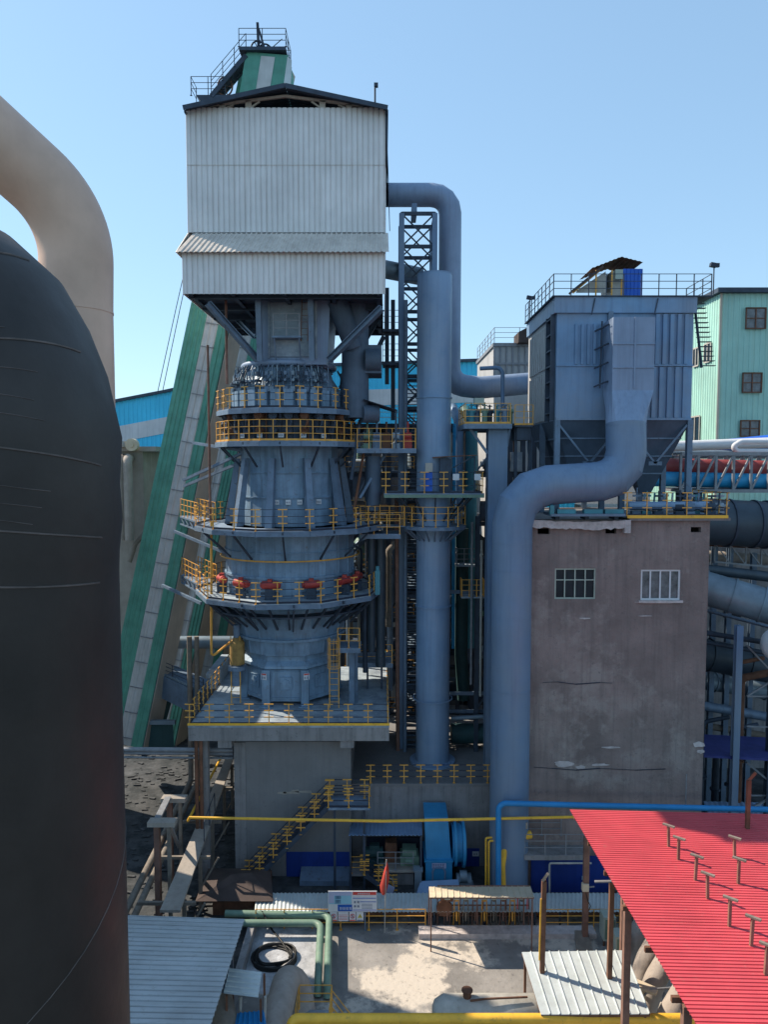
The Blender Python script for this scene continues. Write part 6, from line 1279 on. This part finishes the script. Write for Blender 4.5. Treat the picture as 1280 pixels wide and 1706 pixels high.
# ================================================================== GREEN BUILDING, BLUE SHED, BACKGROUND
GX, GY = X(1193, 58), 58.0; GZ = Z(489, 58)
gb = thing('green_building', 'pale green corrugated building with small windows behind the filter', 'building', (GX+6, 63, 0))
b = MB(); b.corr((GX,GY,0),(GX+16,GY,0),(GX+16,GY,GZ),(GX,GY,GZ),.42,.05); b.build('front_wall', 'green_pale', gb)
b = MB(); b.corr((GX,GY+14,0),(GX,GY,0),(GX,GY,GZ),(GX,GY+14,GZ),.42,.05); b.build('side_wall', 'green_pale', gb)
MB().box(GX-.05, GX+.12, GY-.1, GY-.055, 0, GZ).build('corner_trim', 'cream', gb)
MB().box(GX-.4, GX+16.5, GY-.5, GY+14, GZ+.003, GZ+.35).build('roof', 'steel_dark', gb)
for px0, px1, py0, py1 in ((1233,1267,513,549), (1231,1264,621,655), (1230,1263,700,728)):
    window(gb, X(px0,GY), X(px1,GY), Z(py1,GY), Z(py0,GY), GY-.3, 2, 2, 'rust', 'glass_dusty', fw=.09)
for px0, px1, py0, py1 in ((1170,1181,572,603), (1152,1161,580,610), (1150,1166,694,735)):
    ya, yb_ = GX*1232/(px1-640), GX*1232/(px0-640); z0_, z1_ = Z(py1,(ya+yb_)/2), Z(py0,(ya+yb_)/2)
    w = MB().box(GX-.1, GX-.06, ya, yb_, z0_, z1_).build('window', 'glass', gb); b = MB()
    for y in (ya, (ya+yb_)/2, yb_): b.box(GX-.16, GX-.102, y-.06, y+.06, z0_, z1_)
    for z in (z0_, z1_): b.box(GX-.15, GX-.101, ya, yb_, z-.06, z+.06)
    b.build('frame', 'white_dirty', w)
# big blue shed far behind
t = thing('blue_hall', 'long bright blue corrugated hall with a pale band, far behind the kiln', 'building', (-5, 82, 0)); Yf = 80.0
def prof_z(px): 
    K = ((60, 706),(187,672),(275,655),(400,628),(470,613),(820,602),(960,598))
    for (a, ya), (q, yq) in zip(K, K[1:]):
        if a <= px <= q: return Z(ya+(yq-ya)*(px-a)/(q-a), Yf)
    return Z(598, Yf)
pxs = [60,187,275,400,470,820,960]
b = MB(); b2 = MB(); b3 = MB()
for a, q in zip(pxs, pxs[1:]):
    xa, xb = X(a,Yf), X(q,Yf); za, zb = prof_z(a), prof_z(q)
    b.corr((xa,Yf,0),(xb,Yf,0),(xb,Yf,zb),(xa,Yf,za),.5,.07)
    b2.hexa([(xa,Yf-.1,za-4.3),(xb,Yf-.1,zb-4.3),(xb,Yf-.02,zb-4.3),(xa,Yf-.02,za-4.3),(xa,Yf-.1,za-2.6),(xb,Yf-.1,zb-2.6),(xb,Yf-.02,zb-2.6),(xa,Yf-.02,za-2.6)])
    b3.hexa([(xa,Yf-.4,za),(xb,Yf-.4,zb),(xb,Yf+14,zb),(xa,Yf+14,za),(xa,Yf-.4,za+.3),(xb,Yf-.4,zb+.3),(xb,Yf+14,zb+.3),(xa,Yf+14,za+.3)])
b.build('front_wall', 'bluewall', t); b2.build('pale_band', 'palestripe', t); b3.build('roof', 'steel_dark', t)
MB().box(X(60,Yf), X(470,Yf), Yf-2.2, Yf-.12, Z(760,Yf), Z(752,Yf)).build('walkway_ledge', 'white_dirty', t)
t = thing('concrete_silo', 'grey concrete tower left of the skip bridge with two fat pipes', 'tower', (X(215,60),60,0)); MB().box(X(150,60),X(238,60),60,66,0,Z(752,60)).build('wall', 'concrete_light', t); MB().box(X(140,60),X(262,60),59.6,66,Z(752,60)+.002,Z(744,60)).build('cap_slab', 'concrete_light', t)
for px in (198, 212): pipe('silo_pipe', [(X(px,58.5),58.5,Z(900,58.5)), (X(px,58.5),58.5,Z(765,58.5)), (X(px,58.5)-.3,59.8,Z(752,58.5)-.5)], .35, 'insul', ['outer', 'inner'][px == 212]+' fat grey pipe on the concrete tower behind the black pipe', bend=.5)
o = MB().tube((X(219,59),59,Z(741,59)),(X(219,59),59.5,Z(741,59)),.5,20).tube((X(219,59),58.9,Z(741,59)),(X(219,59),59,Z(741,59)),.2,12).build('roof_fan', 'roof_cream', smooth=40); tag(o, 'round cream fan casing on the concrete tower roof', 'fan')
tag(MB().box(X(196,59),X(208,59),59,59.6,Z(744,59),Z(735,59)).box(X(198,59),X(206,59),58.95,58.998,Z(742,59),Z(737,59)).build('vent_box', 'white_dirty'), 'small pale box beside the cream fan casing', 'box')
# dark mass of plant behind left bridges
t = thing('rear_plant', 'dark plant building with ducts deep behind the skip bridges', 'building', (-16, 72, 0))
MB().box(X(100,70),X(330,70),70,76,0,Z(905,70)).box(X(330,68),X(470,68),68,76,0,Z(915,68)).build('wall', 'dark_wall', t)
MB().box(X(545,66),X(905,66),66,74,0,Z(708,66)).build('wall', 'dark_wall', t)
rq = random.Random(9)
for i in range(26):
    px = 560+rq.random()*330; py = 715+rq.random()*420; w = .8+2.2*rq.random(); h = .5+2*rq.random(); x = X(px,65); z = Z(py,65)
    MB().box(x-w/2, x+w/2, 65.5+.3*rq.random(), 65.99, z-h/2, z+h/2).build('wall_panel', rq.choice(['concrete_light','white_dirty','steel_dark','brown_rust','steel_dark','hazard_black','pipe_green','greypipe']), t)
b = MB()
for i in range(12): x = X(190+i*22,67.9); b.box(x-.15,x+.15,67.6,67.9,0,Z(900,68))
for py in (930, 1000, 1060): b.box(X(150,67.5),X(470,67.5),67.4,67.6,Z(py,67.5),Z(py,67.5)+.3)
b.build('frame', 'steel', t)
for k in range(12):
    rnd2 = random.Random(k+500); px = 195+rnd2.random()*190; Y = 58+rnd2.random()*8; py = 880+rnd2.random()*230
    a = P(px,py,Y); o = MB().path([a, a+V((rnd2.uniform(-1,1),0,rnd2.uniform(1,3))), a+V((rnd2.uniform(1,4),.5,rnd2.uniform(1.5,3.5)))], .15+.25*rnd2.random(), 12, bend=.5).build('process_pipe', rnd2.choice(['insul','greypipe','steel_dark','white_dirty','timber']), smooth=40); tag(o, 'bent duct among the dark plant behind the skip bridges', 'duct', 'bent ducts behind the skip bridges')

nb = thing('shade_building', 'tall unseen concrete block beyond the huge black duct, added to shade the grey roof and kiln deck', 'building', (-23, 30, 0))  # out of view, added to throw shade on the grey roof
MB().box(-27, -20.5, 23, 38.3, 0, 27).build('wall', 'concrete', nb)
MB().box(-23, -20.5, 42.8, 47.6, 0, 23.5).build('deck_shade_block', 'concrete', nb)  # extra unseen volume, placed to keep sun off the kiln deck
for i in range(6): MB().box(-20.5, -20.45, 24+i*2.4, 25.2+i*2.4, 17, 18.6).build('window', 'glass', nb)
MB().box(-27.3, -20.2, 22.7, 38.6, 27.002, 27.3).build('roof', 'steel_dark', nb)
# ================================================================== FOREGROUND PIPES
Yp = 5.2; pts = [(-60, 2100), (-68, 1000), (-74, 900), (-76, 830), (-95, 735), (-150, 620), (-250, 520), (-420, 450), (-700, 400)]
k_ = Yp/1232; rad = 254*k_
O = [(207,960),(207,900),(204,840),(197,770),(184,690),(162,605),(128,525),(80,452),(12,392),(-80,345),(-200,308),(-380,285)]
PP = []; off = 0
for i_ in range(len(O)):
    off = 276 if i_ < 2 else 270 if i_ < 4 else 258; a_, b_ = O[max(0, i_-1)], O[min(len(O)-1, i_+1)]; tx, ty = b_[0]-a_[0], b_[1]-a_[1]; l_ = math.hypot(tx, ty)
    PP.append(P(O[i_][0]+ty/l_*off, O[i_][1]-tx/l_*off, Yp))
PP = [V((PP[0].x, Yp, 0))]+PP
bp = thing('black_duct', 'huge black spiral welded duct filling the near left side', 'duct', (PP[0].x, Yp, 0))
MB().path(PP, rad, 96).build('duct_shell', 'blackpipe', bp, smooth=40)
cx_, cy_ = PP[0].x, Yp
MB().path(circ(cx_, cy_, PP[2].z, rad+.001, 64), .008, 6, closed=True).build('weld_seam', 'weld', bp)
for h0 in range(7):                            # spiral weld seams of the straight run
    z0_ = 2.5+h0*2.9; MB().path([V((cx_+(rad+.001)*math.cos(a), cy_+(rad+.001)*math.sin(a), z0_+(a-PI)*.62)) for a in [PI+(PI+.6)*i/30 for i in range(31)]], .004, 5).build('weld_seam', 'weld', bp)
def on_bend(u, th):                            # a point on the skin of the bend, u counts the stations of PP
    i0 = min(int(u), len(PP)-2); f = u-i0; out = []
    for i in (i0, i0+1):
        d1 = (PP[i]-PP[i-1]).normalized() if i else (PP[1]-PP[0]).normalized(); d2 = (PP[i+1]-PP[i]).normalized() if i < len(PP)-1 else d1
        d = (d1+d2).normalized(); a_ = d.cross(V((0,1,0))).normalized(); out.append(PP[i]+a_*(math.cos(th)*rad*1.001/d.dot(d1))+V((0,1,0))*(math.sin(th)*rad*1.001))
    return out[0].lerp(out[1], f)
for u0 in (1.02, 2.6, 4.4, 6.3, 8.2):
    MB().path([on_bend(u0+1.5*(k/40), PI*1.05+PI*.9*k/40) for k in range(41)], .008, 5).build('spiral_weld', 'weld', bp)
for u0 in (3.1, 3.5, 3.9, 5.2, 5.5, 5.9, 6.8, 7.4, 7.7): MB().path([on_bend(u0+.35*math.sin(k/40*PI), PI*(1.15+.1*(u0*7 % 1))+PI*(.3+.45*(u0*3 % 1))*k/40) for k in range(41)], .003, 4).build('scratch', 'weld', bp)
Yq = 8.2; xq = X(127, Yq)
pq = [V((xq, Yq, 0)), P(127, 520, Yq), P(127, 357, Yq-.03), P(-400, -115, Yq-1.3)]
o = MB().path(pq, 57*Yq/1232, 56, bend=1.65, seg=14).build('beige_duct', 'beigepipe', smooth=30); tag(o, 'beige duct rising behind the black one and bending to the upper corner', 'duct')
b = MB(); b.tube(pq[1]+V((0,0,-.01)), pq[1]+V((0,0,.012)), 57*Yq/1232+.006, 48); b.build('weld_seam', 'beigepipe', o)
for tmp in [o for o in sc.objects if o.type == 'MESH' and len(o.data.polygons) == 0]: bpy.data.objects.remove(tmp)
